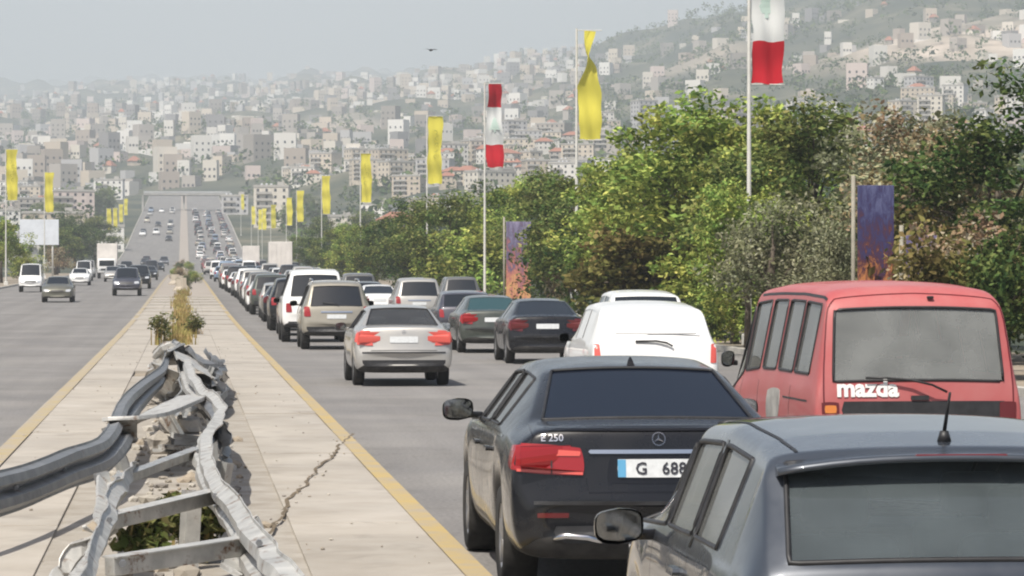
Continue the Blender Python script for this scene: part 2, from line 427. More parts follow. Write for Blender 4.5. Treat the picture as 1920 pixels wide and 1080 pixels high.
def mirror_meshes(cx, cy_, cz, side, w=.2, h=.14):
    """a rounded shell open to the rear with the glass set into it"""
    def sup(v, e): return math.copysign(abs(v) ** e, v)
    bm = bmesh.new(); nu, nv = 20, 8; rings = []
    for j in range(nv + 1):
        a = j / nv * math.pi / 2; k = math.cos(a) ** .55; yy = .02 + .10 * math.sin(a)
        rings.append([bm.verts.new((cx + sup(math.cos(2 * math.pi * i / nu), .62) * w / 2 * max(k, .02), cy_ + yy, cz + sup(math.sin(2 * math.pi * i / nu), .62) * h / 2 * max(k, .02) - (.008 if math.cos(2 * math.pi * i / nu) * side > 0 else 0))) for i in range(nu)])
    for r0, r1 in zip(rings, rings[1:]):
        for i in range(nu): bm.faces.new((r0[i], r0[(i + 1) % nu], r1[(i + 1) % nu], r1[i]))
    rim = [bm.verts.new(v.co * 1 + Vector((0, -.03, 0))) for v in rings[0]]
    for i in range(nu): bm.faces.new((rim[i], rim[(i + 1) % nu], rings[0][(i + 1) % nu], rings[0][i]))
    add_box(bm, (cx - side * w * .58, cy_ + .06, cz - h * .3), (w * .5, .06, .045), bevel=.01)
    sh = bm_mesh('shell', bm, True)
    bm = bmesh.new(); vs_ = [bm.verts.new((cx + sup(math.cos(2 * math.pi * i / nu), .62) * w * .46, cy_ - .004, cz + sup(math.sin(2 * math.pi * i / nu), .62) * h * .45)) for i in range(nu)]; f = bm.faces.new(vs_)
    bmesh.ops.solidify(bm, geom=[f], thickness=.006)
    return sh, bm_mesh('mirror_glass', bm)
def text_mesh(s, size, depth=.003, bold=0.0):
    c = bpy.data.curves.new('t', 'FONT'); c.body = s; c.size = size; c.extrude = depth; c.align_x = 'CENTER'; c.align_y = 'CENTER'; c.offset = bold; c.resolution_u = 2
    o = bpy.data.objects.new('t', c); COL.objects.link(o); dg = bpy.context.evaluated_depsgraph_get()
    m = bpy.data.meshes.new_from_object(o.evaluated_get(dg)); bpy.data.objects.remove(o)
    m.transform(Matrix.Rotation(R(90), 4, 'X'))      # stands upright, read from behind the car
    return m
class Kind: pass
def scale_keys(keys, sx, sy, sz): return [(k[0] * sy, k[1] * sx, k[2] * sz, k[3] * sz, k[4] * sz, k[5] * sx, k[6], k[7]) for k in keys]
K_SEDAN = [(0.0, .74, .40, .54, .60, .60, .04, ''), (.025, .84, .33, .60, .68, .68, .04, ''), (.05, .89, .29, .70, .80, .73, .05, ''), (.075, .905, .27, .82, .95, .75, .05, ''),
           (.10, .912, .26, .93, 1.06, .76, .04, ''), (.14, .918, .25, .96, 1.09, .76, .035, ''), (.42, .924, .24, .985, 1.105, .75, .03, ''), (.60, .925, .24, 1.0, 1.115, .755, .03, 'R'),
           (1.42, .925, .23, 1.0, 1.41, .60, .05, ''), (1.52, .925, .23, 1.0, 1.43, .595, .05, 'D1'), (2.22, .925, .23, .99, 1.47, .59, .055, ''), (2.30, .925, .23, .99, 1.472, .59, .055, 'D2'),
           (2.98, .925, .23, .98, 1.44, .59, .05, ''), (3.05, .925, .23, .98, 1.425, .595, .05, 'W'), (3.78, .92, .23, .97, 1.05, .70, .04, ''), (4.35, .905, .23, .88, .95, .72, .05, ''),
           (4.68, .87, .24, .78, .84, .68, .05, ''), (4.83, .80, .26, .64, .70, .62, .05, ''), (4.87, .70, .34, .54, .58, .55, .04, '')]
K_HATCH = [(0.0, .72, .42, .55, .60, .60, .04, ''), (.03, .80, .34, .66, .74, .66, .05, ''), (.07, .835, .30, .82, .92, .68, .05, ''), (.10, .848, .28, .91, 1.0, .73, .04, ''), (.13, .852, .27, .94, 1.02, .75, .035, 'R'),
           (.50, .858, .26, .97, 1.365, .70, .045, ''), (.56, .858, .26, .97, 1.405, .68, .05, ''), (.95, .86, .26, .965, 1.445, .655, .06, 'D1'), (1.58, .86, .26, .96, 1.48, .655, .065, ''), (1.65, .86, .26, .96, 1.482, .655, .065, 'D2'),
           (2.36, .86, .26, .95, 1.45, .655, .06, ''), (2.42, .86, .26, .95, 1.44, .655, .06, 'W'), (3.25, .855, .26, .94, 1.04, .68, .05, ''), (3.75, .84, .26, .86, .94, .68, .05, ''), (4.02, .80, .27, .74, .80, .64, .05, ''),
           (4.16, .74, .30, .60, .66, .58, .05, ''), (4.2, .66, .38, .52, .56, .5, .04, '')]
K_SUV = [(0.0, .76, .48, .60, .65, .66, .03, ''), (.03, .86, .42, .72, .80, .72, .04, ''), (.06, .895, .38, .95, 1.03, .74, .04, ''), (.09, .905, .36, 1.06, 1.13, .75, .035, 'R'),
         (.34, .915, .35, 1.09, 1.66, .65, .05, ''), (.42, .917, .35, 1.09, 1.73, .645, .05, ''), (.62, .92, .35, 1.09, 1.765, .645, .05, 'D1'), (1.22, .92, .35, 1.08, 1.79, .645, .055, ''), (1.30, .92, .35, 1.08, 1.792, .645, .055, 'D2'), (2.0, .92, .35, 1.07, 1.80, .645, .055, ''),
         (2.08, .92, .35, 1.07, 1.80, .645, .055, 'D3'), (2.78, .92, .35, 1.06, 1.765, .645, .05, ''), (2.85, .92, .35, 1.06, 1.75, .645, .05, 'W'), (3.5, .915, .35, 1.05, 1.16, .72, .05, ''), (4.1, .90, .35, .99, 1.08, .74, .05, ''),
         (4.42, .86, .36, .86, .93, .70, .05, ''), (4.52, .80, .42, .68, .74, .64, .04, ''), (4.56, .72, .5, .6, .64, .58, .03, '')]
K_VAN = [(0.0, .70, .46, .58, .62, .62, .03, ''), (.025, .775, .40, .80, .86, .70, .03, ''), (.045, .80, .36, 1.02, 1.08, .73, .03, ''), (.06, .81, .35, 1.17, 1.21, .74, .03, 'R'),
         (.19, .818, .35, 1.19, 1.78, .70, .05, ''), (.26, .82, .35, 1.20, 1.88, .67, .06, ''), (.40, .822, .35, 1.20, 1.935, .655, .07, 'D1'), (.98, .825, .35, 1.20, 1.965, .65, .08, ''), (1.06, .825, .35, 1.20, 1.967, .65, .08, 'D2'), (1.66, .825, .35, 1.20, 1.972, .65, .08, ''),
         (1.74, .825, .35, 1.20, 1.972, .65, .08, 'D3'), (2.34, .825, .35, 1.19, 1.968, .65, .08, ''), (2.44, .825, .35, 1.19, 1.965, .65, .08, 'D4'), (3.10, .825, .35, 1.15, 1.93, .65, .075, ''), (3.18, .825, .35, 1.14, 1.90, .655, .07, 'W'),
         (3.80, .82, .35, 1.02, 1.16, .72, .05, ''), (4.1, .80, .36, .84, .92, .70, .04, ''), (4.2, .76, .38, .7, .76, .66, .04, ''), (4.25, .68, .44, .58, .62, .58, .03, '')]
def build_kind(keys, axles, rw, level, glassmats, spec, wheel_w=.2, seats=None):
    """spec: list of (name, mesh-maker(bvh), material, parent name or None); a Kind is copied for every car of that make"""
    K = Kind(); K.parts = []
    grp, bvh = loft(keys, axles, rw, level); K.bvh = bvh
    tx = keys[len(keys) // 2][1]
    def add(name, me, m_, par=-1, loc=(0, 0, 0)): K.parts.append((name, me, m_, par, loc)); return len(K.parts) - 1
    add('body', mesh_py('body', *grp['body'], True), 'PAINT')
    add('underbody', mesh_py('underbody', *grp['underbody'], True), M_under)
    for g, (vv, ff) in grp.items():
        if g in ('body', 'underbody'): continue
        nm = g.split(':')[0]; gm = glassmats.get(nm, M_opaque)
        gi_ = add(nm, inset_glass(vv, ff), gm)
        if level > 1 and gm is not P['white']: add('window_seal', seal_mesh(vv, ff), M_black, gi_)
    ty, rm = wheel_meshes(rw, wheel_w)
    for ya in axles:
        for sx in (-1, 1):
            wx = sx * (tx - wheel_w / 2 - .02)
            w_ = add('wheel', rm, M_rim, -1, (wx, ya, rw)); add('tyre', ty, M_tyre, w_, (0, 0, 0))
    for s in spec:
        nm, me, m_ = s[0], s[1](bvh) if callable(s[1]) else s[1], s[2]
        par = -1
        if len(s) > 3 and s[3] is not None:
            par = [i for i, p in enumerate(K.parts) if p[0] == s[3]][-1]
        if nm == 'mirror':
            sh, gl = me; i = add('mirror', sh, s[2]); add('mirror_glass', gl, M_mirror, i)
        else: add(nm, me, m_, par)
    if seats:
        sm, heights = seats
        for (sx, sy, zz, hw) in heights:
            bm = bmesh.new(); add_box(bm, (0, .0, .30), (hw * 2, .16, .60), bevel=.05); add_box(bm, (0, .22, .06), (hw * 2, .5, .16), bevel=.04)
            i = add('seat', bm_mesh('seat', bm, True), sm, -1, (sx, sy, zz))
            bm = bmesh.new(); add_box(bm, (0, 0, .70), (.26, .10, .17), bevel=.04); add_tube(bm, [(-.05, 0, .55), (-.05, 0, .66)], .008, 6); add_tube(bm, [(.05, 0, .55), (.05, 0, .66)], .008, 6)
            add('headrest', bm_mesh('headrest', bm, True), sm, i)
    return K
def car(K, name, label, cat, group, X, Y, paintmat, rz=0.0, z=0.0, pitch=0.0):
    e = empty(name, (X, Y, z), rz); e.rotation_euler.x = pitch
    tag(e, label, cat, group); objs = []
    for (nm, me, m_, par, loc) in K.parts:
        o = link(nm, me, P[paintmat] if m_ == 'PAINT' else m_, e if par < 0 else objs[par], loc if loc != (0, 0, 0) else None)
        objs.append(o)
    return e
def sym(c): return [(-x, z) for x, z in c]
def lights(nm, c, m_, view='rear', rnd=.35, par=None, **k):
    r_ = [(nm, lambda b, c=c: patch(b, c, view, rnd=rnd, **k), m_, par)]
    if view in ('rear', 'front'): r_.append((nm, lambda b, c=sym(c): patch(b, c, view, rnd=rnd, **k), m_, par))
    else: r_.append((nm, lambda b, c=c: patch(b, c, 'right', rnd=rnd, **k), m_, par))
    return r_
def rect(cx, cz, w, h): return [(cx - w / 2, cz - h / 2), (cx + w / 2, cz - h / 2), (cx + w / 2, cz + h / 2), (cx - w / 2, cz + h / 2)]
def door_seams(ylist, z0, z1, w, both=True, wid=.008):
    r_ = []
    for y in ylist:
        for s in ((-1, 1) if both else (-1,)):
            r_.append(('door_gap', lambda b, y=y, s=s: seam(b, [(s * (w + .1), y, z0), (s * (w + .1), y, z1)], wid), M_blackgloss, 'body'))
    return r_
def handles(ylist, z, w):
    r_ = []
    for y in ylist:
        for s in (-1, 1): r_.append(('door_handle', lambda b, y=y, s=s: patch(b, [(y - .1, z - .012), (y + .1, z - .012), (y + .1, z + .018), (y - .1, z + .018)], 'left' if s < 0 else 'right', 4, 2, .03, .2), 'PAINT'))
    return r_
def placed(me, loc):
    me.transform(Matrix.Translation(loc)); return me
def on_rear(b, x, z, me, off=.004):
    h0 = b.ray_cast(Vector((x, -4, z)), Vector((0, 1, 0)), 12)[0]; y0 = h0.y if h0 else 0
    for v in me.vertices:      # bent to follow the panel it sits on
        h = b.ray_cast(Vector((x + v.co.x, -4, z + v.co.z)), Vector((0, 1, 0)), 12)[0]; yy = h.y if h and abs(h.y - y0) < .2 else y0
        v.co = Vector((x + v.co.x, yy - off + v.co.y, z + v.co.z))
    return me
def star_badge(r):
    bm = bmesh.new(); n = 28
    def ring(r0, r1):
        for k in range(n):
            a, b = 2 * math.pi * k / n, 2 * math.pi * (k + 1) / n
            q = [Vector((math.cos(t) * rr, 0, math.sin(t) * rr)) for t, rr in ((a, r0), (b, r0), (b, r1), (a, r1))]
            f = bm.faces.new([bm.verts.new(p) for p in q])
    ring(r * .88, r)
    for k in range(3):
        a = R(90 + 120 * k); tip = Vector((math.cos(a), 0, math.sin(a))) * r * .92
        for s in (-1, 1):
            b = a + s * R(60); side = Vector((math.cos(b), 0, math.sin(b))) * r * .15
            bm.faces.new([bm.verts.new(p) for p in (Vector((0, -.006, 0)), tip, side)])
    ex = bmesh.ops.solidify(bm, geom=bm.faces[:], thickness=.004)
    return bm_mesh('badge', bm)
def arc_tube(pts, r_=.006, n=6): return tube_mesh('tube', pts, r_, n)

# --- the big black saloon
def saloon_spec():
    s = []
    T1 = [(-.90, .80), (-.46, .775), (-.475, .955), (-.86, .985)]
    s += lights('tail_light', T1, M_lens, rnd=.25, nu=16, nv=10, off=.012)
    s += lights('light_strip', [(-.88, .805), (-.475, .785), (-.475, .802), (-.88, .822)], M_lens_pale, rnd=0, off=.018, par='tail_light', nu=14, nv=1)
    s += lights('light_strip', [(-.86, .905), (-.49, .90), (-.485, .93), (-.85, .955)], M_lens_pale, rnd=.1, off=.018, par='tail_light', nu=14, nv=2)
    s += lights('light_divider', [(-.672, .79), (-.664, .79), (-.664, .965), (-.672, .965)], M_black, rnd=0, off=.021, par='tail_light', nu=1, nv=8)
    s += lights('tail_light', [(.05, .80), (.34, .83), (.30, .965), (.07, .97)], M_lens, view='left', rnd=.25, off=.010)
    s += [('trim_bar', lambda b: patch(b, [(-.44, .915), (.44, .915), (.44, .94), (-.44, .94)], 'rear', 16, 2, .016, .1), M_chrome)]
    s += [('plate_recess', lambda b: patch(b, [(-.33, .73), (.33, .73), (.31, .90), (-.31, .90)], 'rear', 8, 4, .003, .1), M_blackgloss)]
    s += [('number_plate', lambda b: patch(b, rect(0, .825, .52, .112), 'rear', 6, 2, .016, .05), M_plate)]
    s += [('plate_band', lambda b: patch(b, rect(-.234, .825, .05, .108), 'rear', 2, 2, .0185, .05), M_plateblue, 'number_plate')]
    s += [('plate_lettering', lambda b: on_rear(b, .035, .822, text_mesh('G   6889', .105, .001, .0012), .022), M_ink, 'number_plate')]
    s += [('badge_lettering', lambda b: on_rear(b, -.66, 1.01, text_mesh('E 250', .062, .003, .001), .006), M_chrome)]
    s += [('star_badge', lambda b: on_rear(b, 0, 1.005, star_badge(.042), .010), M_chrome)]
    s += [('boot_lip', lambda b: patch(b, [(-.70, 1.055), (.70, 1.055), (.70, 1.085), (-.70, 1.085)], 'rear', 18, 2, .012, .1), M_blackgloss)]
    s += [('boot_gap', lambda b: seam(b, [(-.45, 0, .70), (-.46, .0, .78)], .008), M_blackgloss, 'body'), ('boot_gap', lambda b: seam(b, [(.45, 0, .70), (.46, .0, .78)], .008), M_blackgloss, 'body'),
          ('boot_gap', lambda b: seam(b, [(-.45, -.05, .70), (.45, -.05, .70)], .010), M_blackgloss, 'body'),
          ('boot_gap', lambda b: seam(b, [(-.84, .05, .97), (-.80, .14, 1.05), (-.78, .60, 1.10)], .008), M_blackgloss, 'body'), ('boot_gap', lambda b: seam(b, [(.84, .05, .97), (.80, .14, 1.05), (.78, .60, 1.10)], .008), M_blackgloss, 'body')]
    s += [('bumper_step', lambda b: patch(b, [(-.80, .600), (.80, .600), (.80, .622), (-.80, .622)], 'rear', 18, 1, .014, .1), M_black)]
    s += [('rear_diffuser', lambda b: patch(b, [(-.62, .36), (.62, .36), (.68, .47), (-.68, .47)], 'rear', 12, 3, .006, .2), M_black)]
    for sx in (-1, 1):
        s += [('exhaust_tip', lambda b, sx=sx: arc_tube([(sx * .36, .035, .375), (sx * .45, .03, .40), (sx * .58, .045, .41), (sx * .66, .075, .39)], .02, 10), M_chrome)]
        s += [('reflector', lambda b, sx=sx: patch(b, rect(sx * .66, .535, .2, .03), 'rear', 4, 1, .008, .1), M_lens_dark)]
        s += [('window_trim', lambda b, sx=sx: seam(b, [(sx * .93, .95, 1.005), (sx * .93, 2.0, 1.0), (sx * .93, 3.6, .99)], .018), M_chrome)]
    s += [('roof_antenna', lambda b: fin_mesh((0, 1.52, 1.415)), M_blackgloss)]
    s += [('mirror', mirror_meshes(-1.02, 3.22, 1.07, -1, .22, .15), 'PAINT'), ('mirror', mirror_meshes(1.02, 3.22, 1.07, 1, .22, .15), 'PAINT')]
    s += door_seams([1.62, 2.28, 3.35], .34, .98, .93) + handles([1.85, 2.75], .86, .93)
    return s
def fin_mesh(loc):
    x, y, z = loc; V = []
    for h, l0, l1, w in ((0, -.03, .10, .028), (.035, -.005, .07, .018), (.062, .0, .025, .005)):
        V += [(x - w, y + l0, z + h), (x + w, y + l0, z + h), (x + w * .4, y + l1, z + h), (x - w * .4, y + l1, z + h)]
    Fc = [(0, 1, 2, 3), (8, 9, 10, 11)]
    for k in (0, 4):
        for i in range(4): Fc.append((k + i, k + (i + 1) % 4, k + 4 + (i + 1) % 4, k + 4 + i))
    bm = bmesh.new(); vs_ = [bm.verts.new(v) for v in V]
    for f in Fc: bm.faces.new([vs_[i] for i in f])
    return bm_mesh('fin', bm)
KIND_SALOON = build_kind(K_SEDAN, (1.12, 3.99), .335, 3, dict(rear_window=M_navy, side_window=M_smoke, windshield=M_clear), saloon_spec(), .23,
                         (M_cabin, [(-.38, 2.1, .45, .26), (.38, 2.1, .45, .26)]))
# --- the nearest hatchback
def hatch_spec():
    s = []
    s += lights('tail_light', [(-.80, .70), (-.60, .66), (-.62, .93), (-.78, .95)], M_lens, rnd=.3, off=.008)
    s += [('number_plate', lambda b: patch(b, rect(0, .72, .52, .112), 'rear', 6, 2, .012, .05), M_plate)]
    s_unused = [('window_seal', lambda b: seam(b, [(-.64, .13, 1.0), (-.60, .46, 1.325), (-.55, .48, 1.35), (0, .49, 1.365), (.55, .48, 1.35), (.60, .46, 1.325), (.64, .13, 1.0)], .02), M_blackgloss)]
    s += [('roof_spoiler', lambda b: spoiler_mesh(), 'PAINT'), ('brake_light', lambda b: box_mesh('l', (0, .405, 1.372), (.34, .02, .026), bevel=.006), M_lens_dark, 'roof_spoiler')]
    s += [('roof_gap', lambda b, sx=sx: seam(b, [(sx * .585, .58, 1.5), (sx * .60, 1.4, 1.5), (sx * .595, 2.3, 1.5)], .014), M_black, 'body') for sx in (-1, 1)]
    for sx in (-1, 1):
        s_unused = [('window_trim', lambda b, sx=sx: seam(b, [(sx * .9, .90, .985), (sx * .74, .93, 1.28), (sx * .685, 1.0, 1.36), (sx * .68, 1.6, 1.395), (sx * .68, 2.4, 1.365), (sx * .74, 2.8, 1.2), (sx * .8, 3.12, 1.0)], .018), M_blackgloss)]
        s += [('pillar_trim', lambda b, sx=sx: seam(b, [(sx * .9, 1.615, .975), (sx * .69, 1.615, 1.39)], .05), M_blackgloss)]
    bm = bmesh.new(); add_tube(bm, [(0, .70, 1.415), (0, .70, 1.455)], [.028, .016], 10); add_tube(bm, [(0, .70, 1.45), (0, .60, 1.60)], [.008, .005], 6)
    s += [('roof_antenna', bm_mesh('antenna', bm, True), M_black)]
    s += [('mirror', mirror_meshes(-.985, 2.66, .965, -1, .21, .145), M_blackgloss), ('mirror', mirror_meshes(.985, 2.66, .965, 1, .21, .145), M_blackgloss)]
    s += [('parcel_shelf', box_mesh('shelf', (0, .62, .90), (1.2, .6, .03), bevel=.01), M_cabin_pale), ('dashboard', box_mesh('dash', (0, 2.95, .86), (1.3, .5, .2), bevel=.05), M_cabin)]
    s += door_seams([.98, 1.62, 2.7], .38, .95, .86) + handles([1.15, 1.85], .84, .86)
    return s
def spoiler_mesh():
    V, Fc = [], []; n = 14
    for i in range(n + 1):
        x = -.665 + 1.33 * i / n; q = (abs(x) / .665) ** 2.5
        V += [(x, .52, 1.392 - q * .05), (x, .37 + q * .05, 1.378 - q * .052), (x, .375 + q * .05, 1.360 - q * .052), (x, .50, 1.350 - q * .05)]
        if i:
            a, b = 4 * (i - 1), 4 * i
            for k in range(4): Fc.append((a + k, a + (k + 1) % 4, b + (k + 1) % 4, b + k))
    Fc += [(0, 1, 2, 3), (4 * n + 3, 4 * n + 2, 4 * n + 1, 4 * n)]
    bm = bmesh.new(); vs_ = [bm.verts.new(v) for v in V]
    for f in Fc: bm.faces.new([vs_[i] for i in f])
    return bm_mesh('spoiler', bm, True)
KIND_HATCH = build_kind(K_HATCH, (.75, 3.3), .30, 3, dict(rear_window=M_hatchglass, side_window=M_dusty, windshield=M_clear), hatch_spec(), .19,
                        (M_cabin, [(-.36, .98, .45, .24), (.36, .98, .45, .24), (-.36, 1.85, .45, .24), (.36, 1.85, .45, .24)]))
# --- the red van
BOW[0] = .035
def van_spec():
    s = []
    s_unused = [('window_seal', lambda b: seam(b, [(-.665, .06, 1.235), (-.63, .17, 1.74), (-.56, .19, 1.785), (0, .19, 1.80), (.56, .19, 1.785), (.63, .17, 1.74), (.665, .06, 1.235), (0, .05, 1.225), (-.665, .06, 1.235)], .03), M_black)]
    s += [('tailgate_gap', lambda b: seam(b, [(-.735, .03, .95), (-.74, .06, 1.3), (-.70, .18, 1.8), (-.62, .25, 1.87), (0, .27, 1.885), (.62, .25, 1.87), (.70, .18, 1.8), (.74, .06, 1.3), (.735, .03, .95)], .012), M_lens_dark, 'body')]
    s += [('garnish', lambda b: patch(b, [(-.60, .93), (.68, .93), (.68, 1.06), (-.60, 1.06)], 'rear', 14, 2, .008, .1), M_black)]
    s += lights('tail_light', [(-.74, .78), (-.62, .78), (-.62, 1.055), (-.755, 1.055)], M_lens_dark, rnd=.15, off=.012)
    s += [('indicator', lambda b: patch(b, rect(-.685, 1.0, .09, .06), 'rear', 3, 2, .016, .3), M_lens_orange, 'tail_light')]
    s += [('rear_bumper', lambda b: patch(b, [(-.78, .47), (.78, .47), (.78, .64), (-.78, .64)], 'rear', 14, 3, .05, .15, .08), M_black)]
    s += [('number_plate', lambda b: patch(b, rect(0, .76, .5, .11), 'rear', 6, 2, .01, .05), M_plate)]
    s += [('name_lettering', lambda b: on_rear(b, -.40, 1.155, text_mesh('mazda', .185, .003, .007), .006), M_white_ink)]
    s += [('wiper', lambda b: arc_tube([(.20, .005, 1.13), (.08, -.02, 1.185), (-.08, .01, 1.222), (-.26, .03, 1.236), (-.42, .032, 1.238)], .010, 6), M_black)]
    s += [('tailgate_handle', lambda b: patch(b, rect(.0, 1.085, .14, .035), 'rear', 3, 2, .02, .2), M_black)]
    s += [('roof_gutter', lambda b, sx=sx: seam(b, [(sx * .70, .3, 1.86), (sx * .70, 1.2, 1.885), (sx * .70, 3.0, 1.87)], .022), M_black) for sx in (-1, 1)]
    s += [('rear_wiper_nozzle', box_mesh('n', (.12, .215, 1.845), (.05, .03, .02), bevel=.006), M_black)]
    s += [('mirror', mirror_meshes(-.87, 3.45, 1.30, -1, .11, .13), M_black), ('mirror', mirror_meshes(.87, 3.45, 1.30, 1, .11, .13), M_black)]
    s += door_seams([1.02, 2.39, 3.16], .45, 1.18, .83) + [('door_rail', lambda b: seam(b, [(-.9, .35, 1.06), (-.9, 1.3, 1.06)], .014), M_black, 'body')]
    s += [('rust_patch', lambda b: patch(b, [(1.45, .84), (1.98, .82), (2.0, 1.10), (1.40, 1.12)], 'left', 6, 4, .002, .5, .004), mat('grey_primer', (.33, .32, .30), .8, var=.25, scale=5))]
    return s
KIND_VAN = build_kind(K_VAN, (.85, 3.25), .30, 3, dict(rear_window=M_vanglass, side_window=M_dusty, windshield=M_clear), van_spec(), .18,
                      (M_cabin, [(-.42, 2.55, .72, .26), (.40, 2.55, .72, .26), (-.42, 1.0, .72, .30), (.34, 1.0, .72, .30)]))
BOW[0] = .08
# --- the silver saloon and the SUV, then plainer kinds for the queue
def sedan_spec(low=False, lens=M_lens):
    s = lights('tail_light', [(-.83, .74), (-.54, .72), (-.60, 1.0), (-.83, .98)], lens, rnd=.12, off=.016, nu=10, nv=7)
    s += lights('tail_light', [(.04, .77), (.28, .80), (.24, .96), (.05, .97)], lens, view='left', rnd=.2, off=.010, nu=8, nv=5)
    s += [('number_plate', lambda b: patch(b, rect(0, .83, .5, .11), 'rear', 4, 2, .012, .05), M_plate)]
    s += [('bumper_step', lambda b: patch(b, [(-.76, .59), (.76, .59), (.76, .615), (-.76, .615)], 'rear', 12, 1, .012, .1), M_black)]
    s += [('boot_gap', lambda b: seam(b, [(-.60, -.05, .66), (.60, -.05, .66)], .012), M_black, 'body')]
    s += [('grille', lambda b: patch(b, rect(0, .60, .7, .14), 'front', 6, 2, .006, .2), M_black)]
    s += lights('headlight', [(-.76, .60), (-.46, .57), (-.46, .70), (-.72, .73)], M_headlamp, view='front', rnd=.3, off=.01, nu=4, nv=3)
    if not low:
        s += [('mirror', mirror_meshes(-.97, 3.0, 1.02, -1), 'PAINT'), ('mirror', mirror_meshes(.97, 3.0, 1.02, 1), 'PAINT')]
        s += door_seams([1.5, 2.12, 3.1], .34, .96, .87)
    return s
K_S2 = scale_keys(K_SEDAN, .945, .935, .975)
KIND_SEDAN = build_kind(K_S2, (1.0, 3.73), .315, 2, dict(rear_window=M_smoke, side_window=M_smoke, windshield=M_clear),
    sedan_spec(lens=M_lens_pale) + [('rear_shelf', box_mesh('s', (0, .95, .96), (1.2, .6, .04)), M_cabin)] + [('lower_bumper', lambda b: patch(b, [(-.70, .36), (.70, .36), (.76, .47), (-.76, .47)], 'rear', 12, 2, .008, .1), M_black), ('boot_star', lambda b: on_rear(b, 0, .965, star_badge(.035), .008), M_chrome)], .2,
    (M_cabin, [(-.36, 1.35, .42, .24), (.36, 1.35, .42, .24), (-.36, 2.1, .42, .24), (.36, 2.1, .42, .24)]))
KIND_SEDAN_Q = build_kind(K_S2, (1.0, 3.73), .315, 1, {}, sedan_spec(True, M_lens_dark), .2)
KIND_SEDAN_T = build_kind(K_S2, (1.0, 3.73), .315, 1, dict(rear_window=M_teal), sedan_spec(True, M_lens), .2)
def suv_spec(low=False):
    s = lights('tail_light', [(-.84, .86), (-.66, .86), (-.70, 1.12), (-.84, 1.12)], M_lens, rnd=.25, off=.014, nu=6, nv=5)
    s += [('number_plate', lambda b: patch(b, rect(0, .86, .5, .11), 'rear', 4, 2, .012, .05), M_plate)]
    s += [('trim_bar', lambda b: patch(b, [(-.42, .96), (.42, .96), (.42, 1.0), (-.42, 1.0)], 'rear', 8, 1, .016, .1), M_chrome)]
    s += [('lower_bumper', lambda b: patch(b, [(-.74, .47), (.74, .47), (.80, .60), (-.80, .60)], 'rear', 10, 2, .010, .1), M_black)]
    s += [('grille', lambda b: patch(b, rect(0, .80, .8, .16), 'front', 6, 2, .006, .2), M_black)]
    s += lights('headlight', [(-.80, .78), (-.48, .76), (-.48, .90), (-.76, .93)], M_headlamp, view='front', rnd=.3, off=.01, nu=4, nv=3)
    if not low:
        s += [('roof_rail', lambda b, sx=sx: arc_tube([(sx * .60, .55, 1.74), (sx * .60, .7, 1.815), (sx * .60, 2.5, 1.83), (sx * .60, 2.65, 1.77)], .016, 6), M_chrome) for sx in (-1, 1)]
        s += [('mirror', mirror_meshes(-1.02, 2.95, 1.18, -1), 'PAINT'), ('mirror', mirror_meshes(1.02, 2.95, 1.18, 1), 'PAINT')]
        s += door_seams([1.26, 2.04, 3.0], .45, 1.05, .92)
        s += [('rear_wiper', lambda b: arc_tube([(.05, .06, 1.17), (-.1, .09, 1.2), (-.36, .11, 1.22)], .012, 6), M_black)]
    return s
KIND_SUV = build_kind(K_SUV, (.85, 3.55), .36, 2, dict(rear_window=M_opaque, side_window=M_opaque, windshield=M_clear), suv_spec(), .23)
KIND_SUV_Q = build_kind(K_SUV, (.85, 3.55), .36, 1, {}, suv_spec(True), .23)
K_BIG = scale_keys(K_SUV, 1.05, 1.06, 1.165)
K_MPV = scale_keys(K_HATCH, 1.0, 1.0, 1.12)
KIND_BIG = build_kind(K_BIG, (.92, 3.78), .38, 2, {}, suv_spec(), .25)
# --- the white panel van (blank rear door) and the plain hatchback
K_PANEL = scale_keys(K_HATCH, 1.02, 1.02, 1.105)
KIND_PANEL = build_kind(K_PANEL, (.77, 3.37), .31, 2, dict(rear_window=P['white'], side_window=P['white']),
    lights('tail_light', [(-.83, .80), (-.74, .80), (-.76, 1.06), (-.83, 1.06)], M_lens_pale, rnd=.2, off=.01) +
    [('door_rib', lambda b: patch(b, [(-.55, 1.20), (.58, 1.20), (.58, 1.235), (-.55, 1.235)], 'rear', 12, 2, .012, .2), P['white']),
     ('door_gap', lambda b: seam(b, [(-.1, .2, 1.185), (.62, .2, 1.185)], .014), M_rim, 'body'),
     ('wiper', lambda b: arc_tube([(-.28, .09, 1.095), (.0, .07, 1.10), (.14, .055, 1.075), (.22, .05, 1.03)], .016, 6), M_black),
     ('number_plate', lambda b: patch(b, rect(0, .78, .5, .11), 'rear', 4, 2, .012, .05), M_plate),
     ('bumper', lambda b: patch(b, [(-.76, .50), (.76, .50), (.76, .66), (-.76, .66)], 'rear', 10, 2, .02, .1), M_black)] +
    [('mirror', mirror_meshes(-.95, 2.75, 1.1, -1, .14, .12), M_black), ('mirror', mirror_meshes(.95, 2.75, 1.1, 1, .14, .12), M_black)], .19)
def hatch_q():
    s = lights('tail_light', [(-.80, .72), (-.66, .70), (-.68, .93), (-.80, .95)], M_lens, rnd=.3, off=.014, nu=6, nv=5)
    s += [('number_plate', lambda b: patch(b, rect(0, .72, .52, .112), 'rear', 4, 2, .012, .05), M_plate)]
    s += lights('headlight', [(-.74, .60), (-.46, .57), (-.46, .70), (-.70, .75)], M_headlamp, view='front', rnd=.3, off=.01, nu=4, nv=3)
    s += [('grille', lambda b: patch(b, rect(0, .56, .7, .12), 'front', 6, 2, .006, .2), M_black)]
    return s
KIND_HATCH_Q = build_kind(K_HATCH, (.75, 3.3), .30, 1, {}, hatch_q(), .19)
